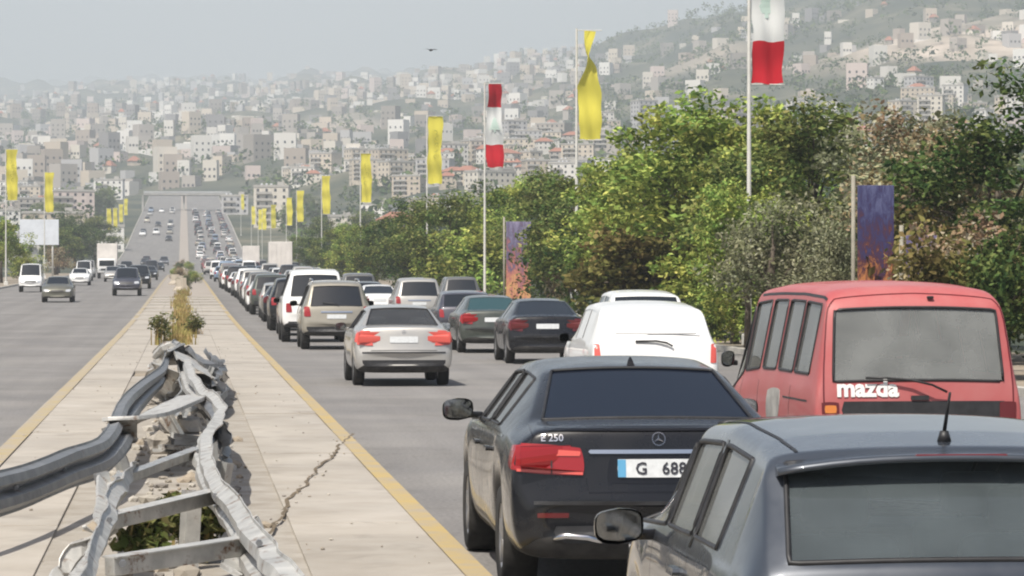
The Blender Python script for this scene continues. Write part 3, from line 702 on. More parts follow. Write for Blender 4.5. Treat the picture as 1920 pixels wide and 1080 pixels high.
def van_q():
    s = lights('tail_light', [(-.75, .70), (-.62, .70), (-.62, 1.0), (-.75, 1.0)], M_lens, rnd=.1, off=.01, nu=3, nv=2)
    s += [('number_plate', lambda b: patch(b, rect(0, .76, .5, .11), 'rear', 4, 2, .01, .05), M_plate)]
    s += lights('headlight', [(-.72, .66), (-.48, .66), (-.48, .80), (-.72, .80)], M_headlamp, view='front', rnd=.3, off=.01, nu=4, nv=3)
    s += [('grille', lambda b: patch(b, rect(0, .72, .8, .10), 'front', 6, 2, .006, .2), M_black)]
    return s
KIND_MPV = build_kind(K_MPV, (.75, 3.3), .31, 1, {}, hatch_q(), .19)
KIND_VAN_Q = build_kind(K_VAN, (.85, 3.25), .30, 1, {}, van_q(), .18)
def far_mesh(K):
    """the same car joined into one light mesh for the far queue (slot 0 is the paint)"""
    bm = bmesh.new(); mats = [P['white']]
    for (nm, me, m_, par, loc) in K.parts:
        if nm in ('grille', 'bumper_step', 'boot_gap', 'trim_bar', 'tyre'): continue
        k = 0 if m_ == 'PAINT' else (mats.index(m_) if m_ in mats else (mats.append(m_), len(mats) - 1)[1])
        n0 = len(bm.faces); nv = len(bm.verts); bm.from_mesh(me); bm.faces.ensure_lookup_table(); bm.verts.ensure_lookup_table()
        for f in bm.faces[n0:]: f.material_index = k
        for v in bm.verts[nv:]: v.co += Vector(loc)
        if nm == 'wheel':
            n0 = len(bm.faces); add_tube(bm, [Vector(loc) - Vector((.1, 0, 0)), Vector(loc) + Vector((.1, 0, 0))], .31, 10); bm.faces.ensure_lookup_table()
            kk = mats.index(M_tyre) if M_tyre in mats else (mats.append(M_tyre), len(mats) - 1)[1]
            for f in bm.faces[n0:]: f.material_index = kk
    me = bpy.data.meshes.new('far_car'); bm.to_mesh(me); bm.free()
    for m_ in mats: me.materials.append(m_)
    me.polygons.foreach_set('use_smooth', [True] * len(me.polygons))
    return me

# ------------------------------------------------------------------ the lie of the land
_ry = np.array([-200, 0, 130, 200, 300, 500, 690, 800, 1000, 1160, 1400, 1700, 9000.]); _rz = np.array([0, 0, 0, .35, .9, 1.7, 3.2, 6.6, 15.6, 22.3, 33, 46, 60.])
_sy = np.arange(-200, 2000, 4.0); _sz = np.interp(_sy, _ry, _rz); _k = np.hanning(31); _k /= _k.sum()
_szs = np.convolve(np.pad(_sz, 15, mode='edge'), _k, 'valid')
_szs[_sy < 70] = 0
def roadz(y): return np.interp(y, _sy, _szs)
# sight-line heights of the hills (photo rows) by bearing and distance; between them the ground is interpolated
_px = np.array([-3000, -400, 0, 345, 700, 860, 1000, 1150, 1420, 1700, 2000, 2600, 6000.])
_pd = np.array([300, 600, 1000, 1500, 2000, 2800, 3500, 4300, 5500, 7500, 9600.])
_py = np.array([
    [495, 478, 420, 362, 318, 272, 244, 226, 206, 190, 190], [495, 478, 420, 362, 318, 272, 244, 226, 206, 188, 188], [495, 476, 418, 358, 310, 264, 236, 216, 196, 180, 180],
    [495, 478, 408, 338, 286, 236, 208, 194, 178, 166, 166], [480, 450, 392, 322, 264, 216, 190, 176, 164, 156, 156], [475, 440, 384, 310, 250, 196, 168, 152, 152, 152, 152],
    [470, 432, 368, 290, 224, 160, 130, 128, 134, 142, 142], [465, 420, 350, 262, 186, 98, 108, 118, 124, 134, 134], [460, 405, 325, 214, 118, 14, 24, 60, 80, 110, 110],
    [455, 395, 308, 180, 70, -52, -40, -10, 20, 70, 70], [450, 390, 298, 165, 48, -78, -70, -40, 0, 50, 50], [450, 390, 298, 165, 48, -78, -70, -40, 0, 50, 50], [450, 390, 298, 165, 48, -78, -70, -40, 0, 50, 50]])
def _noise(x, y):
    return (np.sin(x * .011 + 1.3 * np.sin(y * .0071)) * np.cos(y * .0093 + .7 * np.sin(x * .013)) + .5 * np.sin(x * .031 + y * .017 + 2) * np.cos(y * .027 - x * .012) + .28 * np.sin(x * .07 - y * .05) * np.sin(y * .061 + x * .04))
def ground(X, Y):
    X = np.asarray(X, float); Y = np.asarray(Y, float)
    Yc = np.maximum(Y, 1.0); px = 345 + X / np.maximum(Yc, 60) * F
    ip = np.clip(np.searchsorted(_px, px) - 1, 0, len(_px) - 2); tp = np.clip((px - _px[ip]) / (_px[ip + 1] - _px[ip]), 0, 1); tp = tp * tp * (3 - 2 * tp)
    d = np.clip(Yc, 300, 9600); idd = np.clip(np.searchsorted(_pd, d) - 1, 0, len(_pd) - 2); td = (d - _pd[idd]) / (_pd[idd + 1] - _pd[idd])
    row = (_py[ip, idd] * (1 - td) + _py[ip, idd + 1] * td) * (1 - tp) + (_py[ip + 1, idd] * (1 - td) + _py[ip + 1, idd + 1] * td) * tp
    zt = HC + (507 - row) / F * Yc
    far = np.clip((Yc - 300) / 500, 0, 1); zt = zt + _noise(X, Y) * far * (3 + Yc * .0032)
    rz = roadz(np.minimum(Y, 1900)) - .02
    near = rz + np.clip((np.abs(X) - 18) / 60, 0, 1) * 1.5
    f = np.clip((Yc - 300) / 300, 0, 1); f = f * f * (3 - 2 * f)
    z = near * (1 - f) + zt * f
    w = np.clip((np.abs(X) - 16) / 45, 0, 1); w = w * w * (3 - 2 * w)
    corr = np.where(Y < 1450, 1 - w, 0) * np.clip((1500 - Y) / 100, 0, 1)
    return z * (1 - corr) + (rz - .25) * corr
def gz(x, y): return float(ground(np.array([x]), np.array([y]))[0])

NU, NV = 230, 210
rows = np.concatenate([np.linspace(-60, 60, 12), 60 * (9600 / 60.) ** (np.linspace(0, 1, NV - 11)[1:])])
us = np.concatenate([np.linspace(-.55, -.09, 16)[:-1], np.linspace(-.09, .28, NU - 30), np.linspace(.28, .75, 17)[1:]])
U_, Yg = np.meshgrid(us, rows); Xg = U_ * (np.abs(Yg) + 90); Zg = ground(Xg, Yg)
nr, nc = Xg.shape; I_ = np.arange(nr * nc).reshape(nr, nc)
q = np.stack([I_[:-1, :-1], I_[:-1, 1:], I_[1:, 1:], I_[1:, :-1]], -1).reshape(-1, 4)
me = mesh_np('ground', np.stack([Xg, Yg, Zg], -1).reshape(-1, 3), q, True)
# bare, quarried earth high on the right-hand hill and on the terraces of the middle slope
c1 = at(1790, 95, 1900); c2 = at(1300, 130, 2300); c3 = at(590, 240, 2300)
def blob(c, rx, ry): return np.clip(1.3 - ((Xg - c.x) / rx) ** 2 - ((Yg - c.y) / ry) ** 2, 0, 1)
bare = np.clip(1.4 * blob(c1, 100, 210) + .5 * blob(c2, 40, 150) + .7 * blob(c3, 70, 300), 0, 1)
at_ = me.attributes.new('bare', 'FLOAT', 'POINT'); at_.data.foreach_set('value', bare.astype('f4').ravel())
m, n, l, b = nt('hill_ground')
tc = n.new('ShaderNodeTexCoord')
def noise(scale, detail=6, vec=None, rough=.6):
    z_ = n.new('ShaderNodeTexNoise'); z_.inputs['Scale'].default_value = scale; z_.inputs['Detail'].default_value = detail; z_.inputs['Roughness'].default_value = rough
    l.new(tc.outputs['Object'] if vec is None else vec, z_.inputs['Vector']); return z_.outputs['Fac']
def ramp(fac, stops):
    r_ = n.new('ShaderNodeValToRGB')
    while len(r_.color_ramp.elements) < len(stops): r_.color_ramp.elements.new(.5)
    for i, (p_, c_) in enumerate(stops): r_.color_ramp.elements[i].position = p_; r_.color_ramp.elements[i].color = tuple(c_) + (1,)
    l.new(fac, r_.inputs['Fac']); return r_.outputs['Color']
def mix(f_, a_, b_):
    x_ = n.new('ShaderNodeMix'); x_.data_type = 'RGBA'
    if isinstance(f_, float): x_.inputs['Factor'].default_value = f_
    else: l.new(f_, x_.inputs['Factor'])
    for s_, v_ in (('A', a_), ('B', b_)):
        if isinstance(v_, tuple): x_.inputs[s_].default_value = v_ + (1,)
        else: l.new(v_, x_.inputs[s_])
    return x_.outputs['Result']
scrub = ramp(noise(.018, 8), [(.40, (.03, .042, .025)), (.54, (.075, .08, .048)), (.68, (.20, .175, .12))])
earth = ramp(noise(.05, 8), [(.3, (.42, .34, .27)), (.7, (.62, .53, .44))])
ab = n.new('ShaderNodeAttribute'); ab.attribute_name = 'bare'
mm = n.new('ShaderNodeMath'); mm.operation = 'MULTIPLY'; l.new(ab.outputs['Fac'], mm.inputs[0])
m5 = n.new('ShaderNodeMapRange'); m5.inputs['From Min'].default_value = .30; m5.inputs['From Max'].default_value = .50; l.new(noise(.012, 7), m5.inputs['Value']); l.new(m5.outputs[0], mm.inputs[1])
l.new(mix(mm.outputs[0], scrub, earth), b.inputs['Base Color']); b.inputs['Roughness'].default_value = .95
tag(link('ground', me, m), kind='structure')

# ------------------------------------------------------------------ carriageways, median, kerbs
def asphalt(name, a_, b_):
    m, n_, l_, b_s = nt(name)
    tc_ = n_.new('ShaderNodeTexCoord'); mp = n_.new('ShaderNodeMapping'); mp.inputs['Scale'].default_value = (1, .008, 1); l_.new(tc_.outputs['Object'], mp.inputs['Vector'])
    def nz(s_, v_, d_=6):
        k = n_.new('ShaderNodeTexNoise'); k.inputs['Scale'].default_value = s_; k.inputs['Detail'].default_value = d_; l_.new(v_, k.inputs['Vector']); return k.outputs['Fac']
    def rp(f_, p0, c0, p1, c1):
        r_ = n_.new('ShaderNodeValToRGB'); r_.color_ramp.elements[0].position = p0; r_.color_ramp.elements[0].color = c0 + (1,); r_.color_ramp.elements[1].position = p1; r_.color_ramp.elements[1].color = c1 + (1,); l_.new(f_, r_.inputs['Fac']); return r_.outputs['Color']
    streak = rp(nz(1.3, mp.outputs[0]), .32, a_, .68, b_)
    grain = rp(nz(26, tc_.outputs['Object']), .3, (.72, .72, .72), .7, (1.25, 1.25, 1.25))
    patchy = rp(nz(.35, tc_.outputs['Object'], 8), .35, (.92, .92, .93), .65, (1.06, 1.05, 1.03))
    x1 = n_.new('ShaderNodeMix'); x1.data_type = 'RGBA'; x1.blend_type = 'MULTIPLY'; x1.inputs['Factor'].default_value = 1; l_.new(streak, x1.inputs['A']); l_.new(grain, x1.inputs['B'])
    x2 = n_.new('ShaderNodeMix'); x2.data_type = 'RGBA'; x2.blend_type = 'MULTIPLY'; x2.inputs['Factor'].default_value = 1; l_.new(x1.outputs['Result'], x2.inputs['A']); l_.new(patchy, x2.inputs['B'])
    l_.new(x2.outputs['Result'], b_s.inputs['Base Color']); b_s.inputs['Roughness'].default_value = .85
    bp = n_.new('ShaderNodeBump'); bp.inputs['Strength'].default_value = .25; bp.inputs['Distance'].default_value = .01; l_.new(nz(60, tc_.outputs['Object']), bp.inputs['Height']); l_.new(bp.outputs[0], b_s.inputs['Normal'])
    return m
M_road = asphalt('dusty_asphalt', (.168, .160, .154), (.205, .196, .188))
RY = np.concatenate([np.arange(-60, 300, 6.0), np.arange(300, 1450, 10.0)])
def strip(name, x0, x1, dz, ys, mat_, thick=0.0, nx=1, **k):
    xs = np.linspace(x0, x1, nx + 1); Vv, Ff = [], []
    for y in ys:
        z = float(roadz(y)) + dz
        for x in xs: Vv.append((x, y, z))
        if thick: Vv.append((x1, y, z - thick)); Vv.append((x0, y, z - thick))
    c_ = nx + 1 + (2 if thick else 0)
    for i in range(len(ys) - 1):
        a, b_ = i * c_, (i + 1) * c_
        for j in range(c_ if thick else nx):
            j2 = (j + 1) % c_; Ff.append((a + j, a + j2, b_ + j2, b_ + j))
    if thick:
        Ff += [tuple(range(c_)), tuple(range((len(ys) - 1) * c_, len(ys) * c_))[::-1]]
        bm = bmesh.new(); vs_ = [bm.verts.new(v) for v in Vv]
        for f in Ff: bm.faces.new([vs_[i] for i in f])
        me_ = bm_mesh(name, bm)
    else: me_ = mesh_py(name, Vv, Ff, True)
    return link(name, me_, mat_, **k)
tag(strip('road', .7, 13.6, 0, RY, M_road, nx=3), kind='structure')
tag(strip('road', -13.6, -.7, 0, RY, M_road, nx=3), kind='structure')
M_conc = mat('pale_dusty_concrete', (.315, .282, .24), .9, col2=(.38, .35, .31), scale=1.6, detail=10, bump=.2, bscale=14, lo=.3, hi=.7)
def stained(m_, scale, c_):
    n_ = m_.node_tree.nodes; l_ = m_.node_tree.links; b_ = n_['Principled BSDF']; src = b_.inputs['Base Color'].links[0].from_socket; tc_ = n_.new('ShaderNodeNewGeometry')
    for sc_, lo_, hi_, dk in ((scale, .42, .62, c_), (scale * 5.5, .56, .70, .90)):
        k = n_.new('ShaderNodeTexNoise'); k.inputs['Scale'].default_value = sc_; k.inputs['Detail'].default_value = 7; k.inputs['Distortion'].default_value = .8; l_.new(tc_.outputs['Position'], k.inputs['Vector'])
        r_ = n_.new('ShaderNodeMapRange'); r_.inputs['From Min'].default_value = lo_; r_.inputs['From Max'].default_value = hi_; r_.inputs['To Min'].default_value = 1.06; r_.inputs['To Max'].default_value = dk; l_.new(k.outputs['Fac'], r_.inputs['Value'])
        x_ = n_.new('ShaderNodeMix'); x_.data_type = 'RGBA'; x_.blend_type = 'MULTIPLY'; x_.inputs['Factor'].default_value = 1; l_.new(src, x_.inputs['A']); l_.new(r_.outputs[0], x_.inputs['B']); src = x_.outputs['Result']
    l_.new(src, b_.inputs['Base Color'])
stained(M_conc, .35, .90); stained(M_road, .22, .90)
M_conc2 = mat('pinkish_concrete', (.30, .26, .22), .9, col2=(.36, .32, .28), scale=.5, detail=10, lo=.3, hi=.7)
M_dirt = mat('verge_dirt', (.24, .20, .15), .95, col2=(.32, .27, .21), scale=1.2, detail=9, bump=.4, bscale=9)
M_kerb = mat('kerb_concrete', (.42, .40, .36), .9, var=.15, scale=3)
MED0, MED1, MEDZ = -2.0, 1.93, .12
def worn(name, c_, under, amount, scale=3.0):
    m, n_, l_, b_ = nt(name); tc_ = n_.new('ShaderNodeTexCoord'); k = n_.new('ShaderNodeTexNoise'); k.inputs['Scale'].default_value = scale; k.inputs['Detail'].default_value = 9; k.inputs['Roughness'].default_value = .7
    l_.new(tc_.outputs['Object'], k.inputs['Vector']); r_ = n_.new('ShaderNodeValToRGB'); r_.color_ramp.elements[0].position = amount - .12; r_.color_ramp.elements[1].position = amount + .12
    r_.color_ramp.elements[0].color = under + (1,); r_.color_ramp.elements[1].color = c_ + (1,); l_.new(k.outputs['Fac'], r_.inputs['Fac']); l_.new(r_.outputs[0], b_.inputs['Base Color']); b_.inputs['Roughness'].default_value = .85
    return m
M_yel = worn('worn_yellow_paint', (.42, .31, .12), (.33, .28, .21), .50, 2.0)
M_yel2 = worn('faded_yellow_paint', (.38, .30, .15), (.34, .295, .24), .52)
med = tag(strip('median_base', MED0 + .02, MED1 - .02, MEDZ - .05, RY[RY < 205], M_dirt, thick=.2), kind='structure')
y = 6.0; k = 0
while y < 206:        # cast slabs with open joints
    ln = 5.0 if y < 100 else 10.0
    for (xa, xb) in ((MED0, -.95), (-.944, .80), (.806, MED1)):
        if xa == -.944 and y < 62: continue         # broken out under the wrecked barrier
        bm = bmesh.new(); dz = random.uniform(-.006, .006)
        add_box(bm, ((xa + xb) / 2, y + ln / 2, float(roadz(y + ln / 2)) + MEDZ - .045 + dz), (xb - xa, ln - .006, .10), bevel=.004)
        link('slab', bm_mesh('slab', bm), M_conc, parent=med)
    y += ln; k += 1
M_bed = mat('median_bed_dirt', (.27, .24, .20), .95, col2=(.37, .34, .30), scale=2.5, detail=10, bump=.8, bscale=10)
tag(strip('median_bed', -.95, .815, MEDZ - .015, np.arange(5, 64, 1.0), M_bed, nx=6), kind='structure')
tag(strip('median_strip', MED0, MED1, MEDZ, np.arange(206, 434, 6.0), M_conc2, thick=.12), kind='structure')
tag(strip('median_strip', -1.05, 1.05, MEDZ, np.arange(432, 1450, 10.), M_conc2, thick=.12), kind='structure')
for x0, x1, mt_, nm in ((MED1 - .17, MED1 - .005, M_yel, 'yellow_line'), (MED0 + .02, MED0 + .20, M_yel2, 'yellow_line')):
    tag(strip(nm, x0, x1, MEDZ + .016, np.arange(5, 420, 5.0), mt_), kind='structure')
for s in (-1, 1):
    a, b_ = (13.6, 13.8) if s > 0 else (-13.8, -13.6)
    tag(strip('kerb', a, b_, .13, RY, M_kerb, thick=.3), kind='structure')
    a, b_ = (13.8, 19.5) if s > 0 else (-19.5, -13.8)
    tag(strip('verge', a, b_, .11, RY[RY < 470], M_dirt, nx=3), kind='structure')
# the long dirt-filled crack across the right half of the median
pts = [at(660, 822, 1), at(490, 1012, 1)]
def ground_pt(px, py, z=MEDZ):
    d = CR @ Vector(((px - 960) / F, (540 - py) / F, -1.0)); return Vector((0, 0, HC)) + d * ((z - HC) / d.z)
A, B = ground_pt(662, 815), ground_pt(478, 1022)
V, Fc = [], []; nseg = 60; off = 0
for i in range(nseg + 1):
    off = off * .85 + random.uniform(-.03, .03); p = A.lerp(B, i / nseg) + Vector((off, 0, 0)); w = random.uniform(.006, .020)
    V += [(p.x - w, p.y, MEDZ + .0165), (p.x + w, p.y, MEDZ + .0165)]
    if i: Fc.append((2 * i - 2, 2 * i - 1, 2 * i + 1, 2 * i))
link('crack', mesh_py('crack', V, Fc), mat('crack_dirt', (.13, .10, .065), .95, var=.4, scale=12), parent=med)

# ------------------------------------------------------------------ stones
def stone_mesh(bm, c, r, seed):
    rr = random.Random(seed); res = bmesh.ops.create_icosphere(bm, subdivisions=1, radius=1, matrix=Matrix.Identity(4))
    M_ = Matrix.Rotation(rr.uniform(0, 6), 3, 'Z'); sc = Vector((rr.uniform(.7, 1.3), rr.uniform(.7, 1.3), rr.uniform(.45, .8))) * r
    for v in res['verts']:
        q_ = v.co * rr.uniform(.75, 1.15); v.co = Vector(c) + M_ @ Vector((q_.x * sc.x, q_.y * sc.y, q_.z * sc.z))
M_stone = island_mat('rubble_stone', [(.28, .25, .21), (.36, .33, .28), (.21, .19, .17), (.42, .39, .34), (.31, .26, .20)], .9)
bm = bmesh.new()
for i in range(520):
    yy = random.choice([random.uniform(16, 60), random.uniform(18, 40), random.uniform(44, 60)]); xx = random.gauss(-.05, .33)
    if abs(xx) > .9: continue
    stone_mesh(bm, (xx, yy, MEDZ), random.choice([.02, .025, .03, .04, .05, .07, .10]), i)
for i in range(150):     # crumbs along the crack and the outer slabs
    t = random.random(); p = A.lerp(B, t) + Vector((random.gauss(0, .07), random.gauss(0, .2), 0)) if i < 45 else Vector((random.choice([random.uniform(-1.9, -.9), random.uniform(.8, 1.7)]), random.uniform(16, 90), 0))
    stone_mesh(bm, (p.x, p.y, MEDZ + .015), random.uniform(.005, .02), 900 + i)
tag(link('rubble', bm_mesh('rubble', bm), M_stone), 'broken concrete rubble and stones along the middle of the median', kind='stuff')
for i, (px, py, r_) in enumerate([(318, 735, .30), (352, 700, .34), (396, 745, .24), (340, 800, .26), (300, 838, .22), (380, 706, .25)]):
    p = ground_pt(px, py + 10, MEDZ); bm = bmesh.new(); stone_mesh(bm, (0, 0, r_ * .3), r_, 3000 + i)
    bmesh.ops.subdivide_edges(bm, edges=bm.edges[:], cuts=1, use_grid_fill=True)
    for v in bm.verts: v.co += Vector((random.gauss(0, .012), random.gauss(0, .012), random.gauss(0, .012)))
    lab = ['grey concrete lump beside the left rail of the wrecked guardrail', 'largest grey concrete lump in the middle of the mangled metal heap', 'concrete lump at the right edge of the mangled metal heap',
           'tan concrete lump between the two rails below the bent plate', 'tan concrete lump nearest the torn left guardrail beam', 'concrete lump at the far right of the metal heap'][i]
    tag(link('concrete_lump', bm_mesh('lump', bm), mat('lump_concrete', (.34, .31, .27), .9, var=.25, scale=5, bump=.6, bscale=20), loc=p), lab, 'rubble', 'concrete lumps on the median')

# ------------------------------------------------------------------ the wrecked guardrail
WP = [(-.155, 0), (-.135, 0), (-.105, .078), (-.045, .080), (0, .012), (.045, .080), (.105, .078), (.135, 0), (.155, 0)]
FLAT = [(-.17, .0), (-.165, .03), (-.16, .0), (.16, .0), (.165, .03), (.17, .0)]
def sweep_mesh(name, pts, prof=WP, th=.006, sub=5, sx=1.0, crumple=.006, kink=0.0):
    pts = [(Vector(p[:3]), R(p[3])) for p in pts]; C = []
    if kink:          # sharp folds between the main bends
        q_ = [pts[0]]
        for a_, b_ in zip(pts, pts[1:]):
            for t_ in (.36, .68): q_.append((a_[0].lerp(b_[0], t_ + random.uniform(-.08, .08)) + Vector((random.gauss(0, kink), 0, random.gauss(0, kink * .8))), a_[1] * (1 - t_) + b_[1] * t_ + random.gauss(0, kink * 5)))
            q_.append(b_)
        pts = q_; sub = 4
    for i in range(len(pts) - 1):
        p0, p1, p2, p3 = (pts[max(i - 1, 0)], pts[i], pts[i + 1], pts[min(i + 2, len(pts) - 1)])
        for k in range(sub):
            t = k / sub
            def cr(a, b_, c_, d_): return .5 * ((2 * b_) + (c_ - a) * t + (2 * a - 5 * b_ + 4 * c_ - d_) * t * t + (3 * b_ - a - 3 * c_ + d_) * t ** 3)
            C.append((cr(p0[0], p1[0], p2[0], p3[0]), p1[1] * (1 - t) + p2[1] * t))
    C.append(pts[-1]); V, Fc = [], []; loop = [(u * sx, d_) for u, d_ in prof] + [(u * sx, d_ - th) for u, d_ in prof[::-1]]; m_ = len(loop)
    for i, (p, roll) in enumerate(C):
        t = (C[min(i + 1, len(C) - 1)][0] - C[max(i - 1, 0)][0]).normalized(); up = Vector((0, 0, 1)); up = (up - t * up.dot(t)).normalized(); nn = t.cross(up)
        u2 = up * math.cos(roll) + nn * math.sin(roll); n2 = nn * math.cos(roll) - up * math.sin(roll)
        ph = pts[0][0].y * 3; wob = Vector((math.sin(i * 1.1 + ph) + .6 * math.sin(i * 2.3 + ph), 0, math.sin(i * .9 + 2 * ph))) * crumple; sq = 1 + 8 * crumple * math.sin(i * .8 + ph * 1.7)
        for (a, b_) in loop: V.append(p + wob + u2 * a * sq + n2 * b_ * (2 - sq))
    for i in range(len(C) - 1):
        for j in range(m_): Fc.append((i * m_ + j, i * m_ + (j + 1) % m_, (i + 1) * m_ + (j + 1) % m_, (i + 1) * m_ + j))
    bm = bmesh.new(); vs_ = [bm.verts.new(v) for v in V]
    for f in Fc: bm.faces.new([vs_[k] for k in f])
    for base in (0, (len(C) - 1) * m_):
        for j in range(len(prof) - 1): bm.faces.new((vs_[base + j], vs_[base + j + 1], vs_[base + m_ - 2 - j], vs_[base + m_ - 1 - j]))
    return bm_mesh(name, bm)
def steel(name, c0, c1, rough, metal, rust=.60):
    m_ = mat(name, c0, rough, metal=metal, col2=c1, scale=5, detail=9, lo=.3, hi=.7); n_ = m_.node_tree.nodes; l_ = m_.node_tree.links; b_ = n_['Principled BSDF']; src = b_.inputs['Base Color'].links[0].from_socket
    k = n_.new('ShaderNodeTexNoise'); k.inputs['Scale'].default_value = 7; k.inputs['Detail'].default_value = 8; k.inputs['Roughness'].default_value = .75; tc_ = n_.new('ShaderNodeTexCoord'); l_.new(tc_.outputs['Object'], k.inputs['Vector'])
    r_ = n_.new('ShaderNodeMapRange'); r_.inputs['From Min'].default_value = rust - .03; r_.inputs['From Max'].default_value = rust + .06; l_.new(k.outputs['Fac'], r_.inputs['Value'])
    x_ = n_.new('ShaderNodeMix'); x_.data_type = 'RGBA'; x_.inputs['B'].default_value = (.16, .085, .045, 1); l_.new(r_.outputs[0], x_.inputs['Factor']); l_.new(src, x_.inputs['A']); l_.new(x_.outputs['Result'], b_.inputs['Base Color'])
    return m_
M_galv = steel('galvanised_steel', (.30, .31, .32), (.52, .52, .50), .42, .55)
M_galv_dark = steel('dull_galvanised_steel', (.15, .16, .17), (.28, .28, .29), .45, .6, .64)
M_galv_pale = steel('chalky_galvanised_steel', (.34, .34, .33), (.60, .59, .56), .5, .35, .58)
def rp(px, py, z, roll):      # a point of a rail z above the road under photo pixel (px, py)
    p = ground_pt(px, py, z); return (p.x, p.y, p.z, roll)
g = empty('guardrail', (0, 20, MEDZ)); tag(g, 'wrecked steel guardrail of two buckled rails with cross pieces on the median', 'guardrail')
def gpart(name, me_, mt_):
    me_.transform(Matrix.Translation((0, -20, -MEDZ))); return link(name, me_, mt_, parent=g)
gpart('rail', sweep_mesh('rail', [rp(-260, 985, .50, -18), rp(-120, 955, .50, -16), rp(0, 925, .50, -14), rp(120, 882, .50, -14), rp(196, 850, .50, -22), rp(226, 812, .52, -40), rp(236, 775, .55, -30), rp(268, 736, .58, -10), rp(300, 704, .60, 10), rp(306, 672, .62, 15)], crumple=.004), M_galv_dark)
gpart('rail', sweep_mesh('rail', [rp(110, 1140, .52, 35), rp(140, 1070, .54, 32), rp(172, 1010, .56, 24), rp(196, 958, .58, 12), rp(208, 915, .60, 40), rp(222, 880, .58, 75)], kink=.012, crumple=.002), M_galv_pale)
gpart('rail', sweep_mesh('rail', [rp(560, 1150, .50, 200), rp(505, 1070, .55, 190), rp(470, 1005, .60, 172), rp(428, 945, .62, 165), rp(398, 893, .60, 178), rp(386, 850, .62, 200), rp(398, 815, .66, 215), rp(418, 792, .62, 195), rp(412, 768, .60, 175), rp(388, 752, .62, 170), rp(362, 725, .64, 190), rp(350, 690, .62, 200)], kink=.011, crumple=.002), M_galv_pale)
gpart('rail', sweep_mesh('rail', [rp(430, 858, .42, 180), rp(424, 820, .50, 176), rp(408, 788, .54, 172), rp(380, 764, .56, 165)], sx=.8, kink=.02, crumple=.002), M_galv_dark)
# cross pieces between the two rails
def bar_mesh(p, q_, h, w):
    p, q_ = Vector(p[:3]), Vector(q_[:3]); bm = bmesh.new(); d_ = q_ - p; M_ = d_.to_track_quat('X', 'Z').to_matrix().to_4x4()
    add_box(bm, (p + q_) / 2, (d_.length, w, h), rot=M_, bevel=.006)
    add_box(bm, (p + q_) / 2 + Vector((0, 0, h / 2 - .004)), (d_.length * 1.0, w * 1.6, .008), rot=M_)
    return bm_mesh('bar', bm)
for a, b_, h, w, mt_ in ((rp(205, 1062, .55, 0), rp(492, 1018, .60, 0), .10, .07, M_galv_pale), (rp(205, 978, .58, 0), rp(404, 930, .62, 0), .09, .07, M_galv_pale), (rp(222, 902, .56, 0), rp(372, 846, .60, 0), .07, .06, M_galv)):
    gpart('cross_piece', bar_mesh(a, b_, h, w), mt_)
gpart('bent_plate', sweep_mesh('plate', [rp(218, 806, .56, 62), rp(262, 792, .62, 70), rp(318, 764, .66, 78), rp(374, 738, .64, 84)], prof=FLAT, sx=1.5), M_galv_pale)
gpart('bent_plate', sweep_mesh('plate', [rp(300, 690, .60, 20), rp(322, 664, .66, 50), rp(350, 668, .70, 70), rp(366, 690, .66, 60)], prof=FLAT, sx=1.6), M_galv_pale)
def post_mesh(p, h, lean, rz):
    bm = bmesh.new(); M_ = Matrix.Rotation(lean, 4, 'Y') @ Matrix.Rotation(rz, 4, 'Z')
    for dx in (-.05, .05): add_box(bm, Vector(p) + M_ @ Vector((0, dx, h / 2)), (.10, .008, h), rot=M_)
    add_box(bm, Vector(p) + M_ @ Vector((0, 0, h / 2)), (.008, .092, h), rot=M_)
    return bm_mesh('post', bm)
for px, py, h, ln, rz, mt_ in ((352, 1078, .55, .05, .4, M_galv_pale), (215, 1010, .5, -.2, .2, M_galv), (400, 985, .5, .18, 1.0, M_galv), (236, 890, .5, -.35, .6, M_galv), (392, 880, .5, .3, .1, M_galv), (346, 838, .55, -.5, 1.2, M_galv_pale), (312, 742, .6, -.25, .4, M_galv_pale), (372, 760, .6, .4, .8, M_galv)):
    p = ground_pt(px, py, MEDZ - .05); gpart('post', post_mesh(p, h, ln, rz), mt_)
def frag(lab, pts, mt_, prof=WP, sx=1.0):
    c = Vector(pts[0][:3]); me_ = sweep_mesh('fragment', pts, prof=prof, sx=sx, kink=.03, crumple=.002); me_.transform(Matrix.Translation(-c)); tag(link('guardrail_fragment', me_, mt_, loc=c), lab, 'guardrail', 'torn guardrail fragments')
frag('pale guardrail fragment standing up at the back of the metal heap', [rp(296, 700, .40, 80), rp(300, 672, .62, 60), rp(318, 655, .78, 20), rp(340, 660, .62, -20)], M_galv_pale)
frag('dull guardrail fragment hooked over the right side of the metal heap', [rp(346, 668, .52, 20), rp(372, 664, .74, 50), rp(400, 682, .66, 90), rp(412, 706, .40, 100)], M_galv_dark)
frag('pale crumpled guardrail fragment lying across the middle of the metal heap', [rp(300, 728, .30, 40), rp(336, 706, .50, 80), rp(372, 712, .45, 120), rp(404, 738, .30, 90)], M_galv_pale)
frag('dark flattened guardrail fragment low on the right of the heap', [rp(372, 768, .22, 70), rp(396, 752, .35, 60), rp(416, 730, .30, 40)], M_galv_dark, sx=.8)

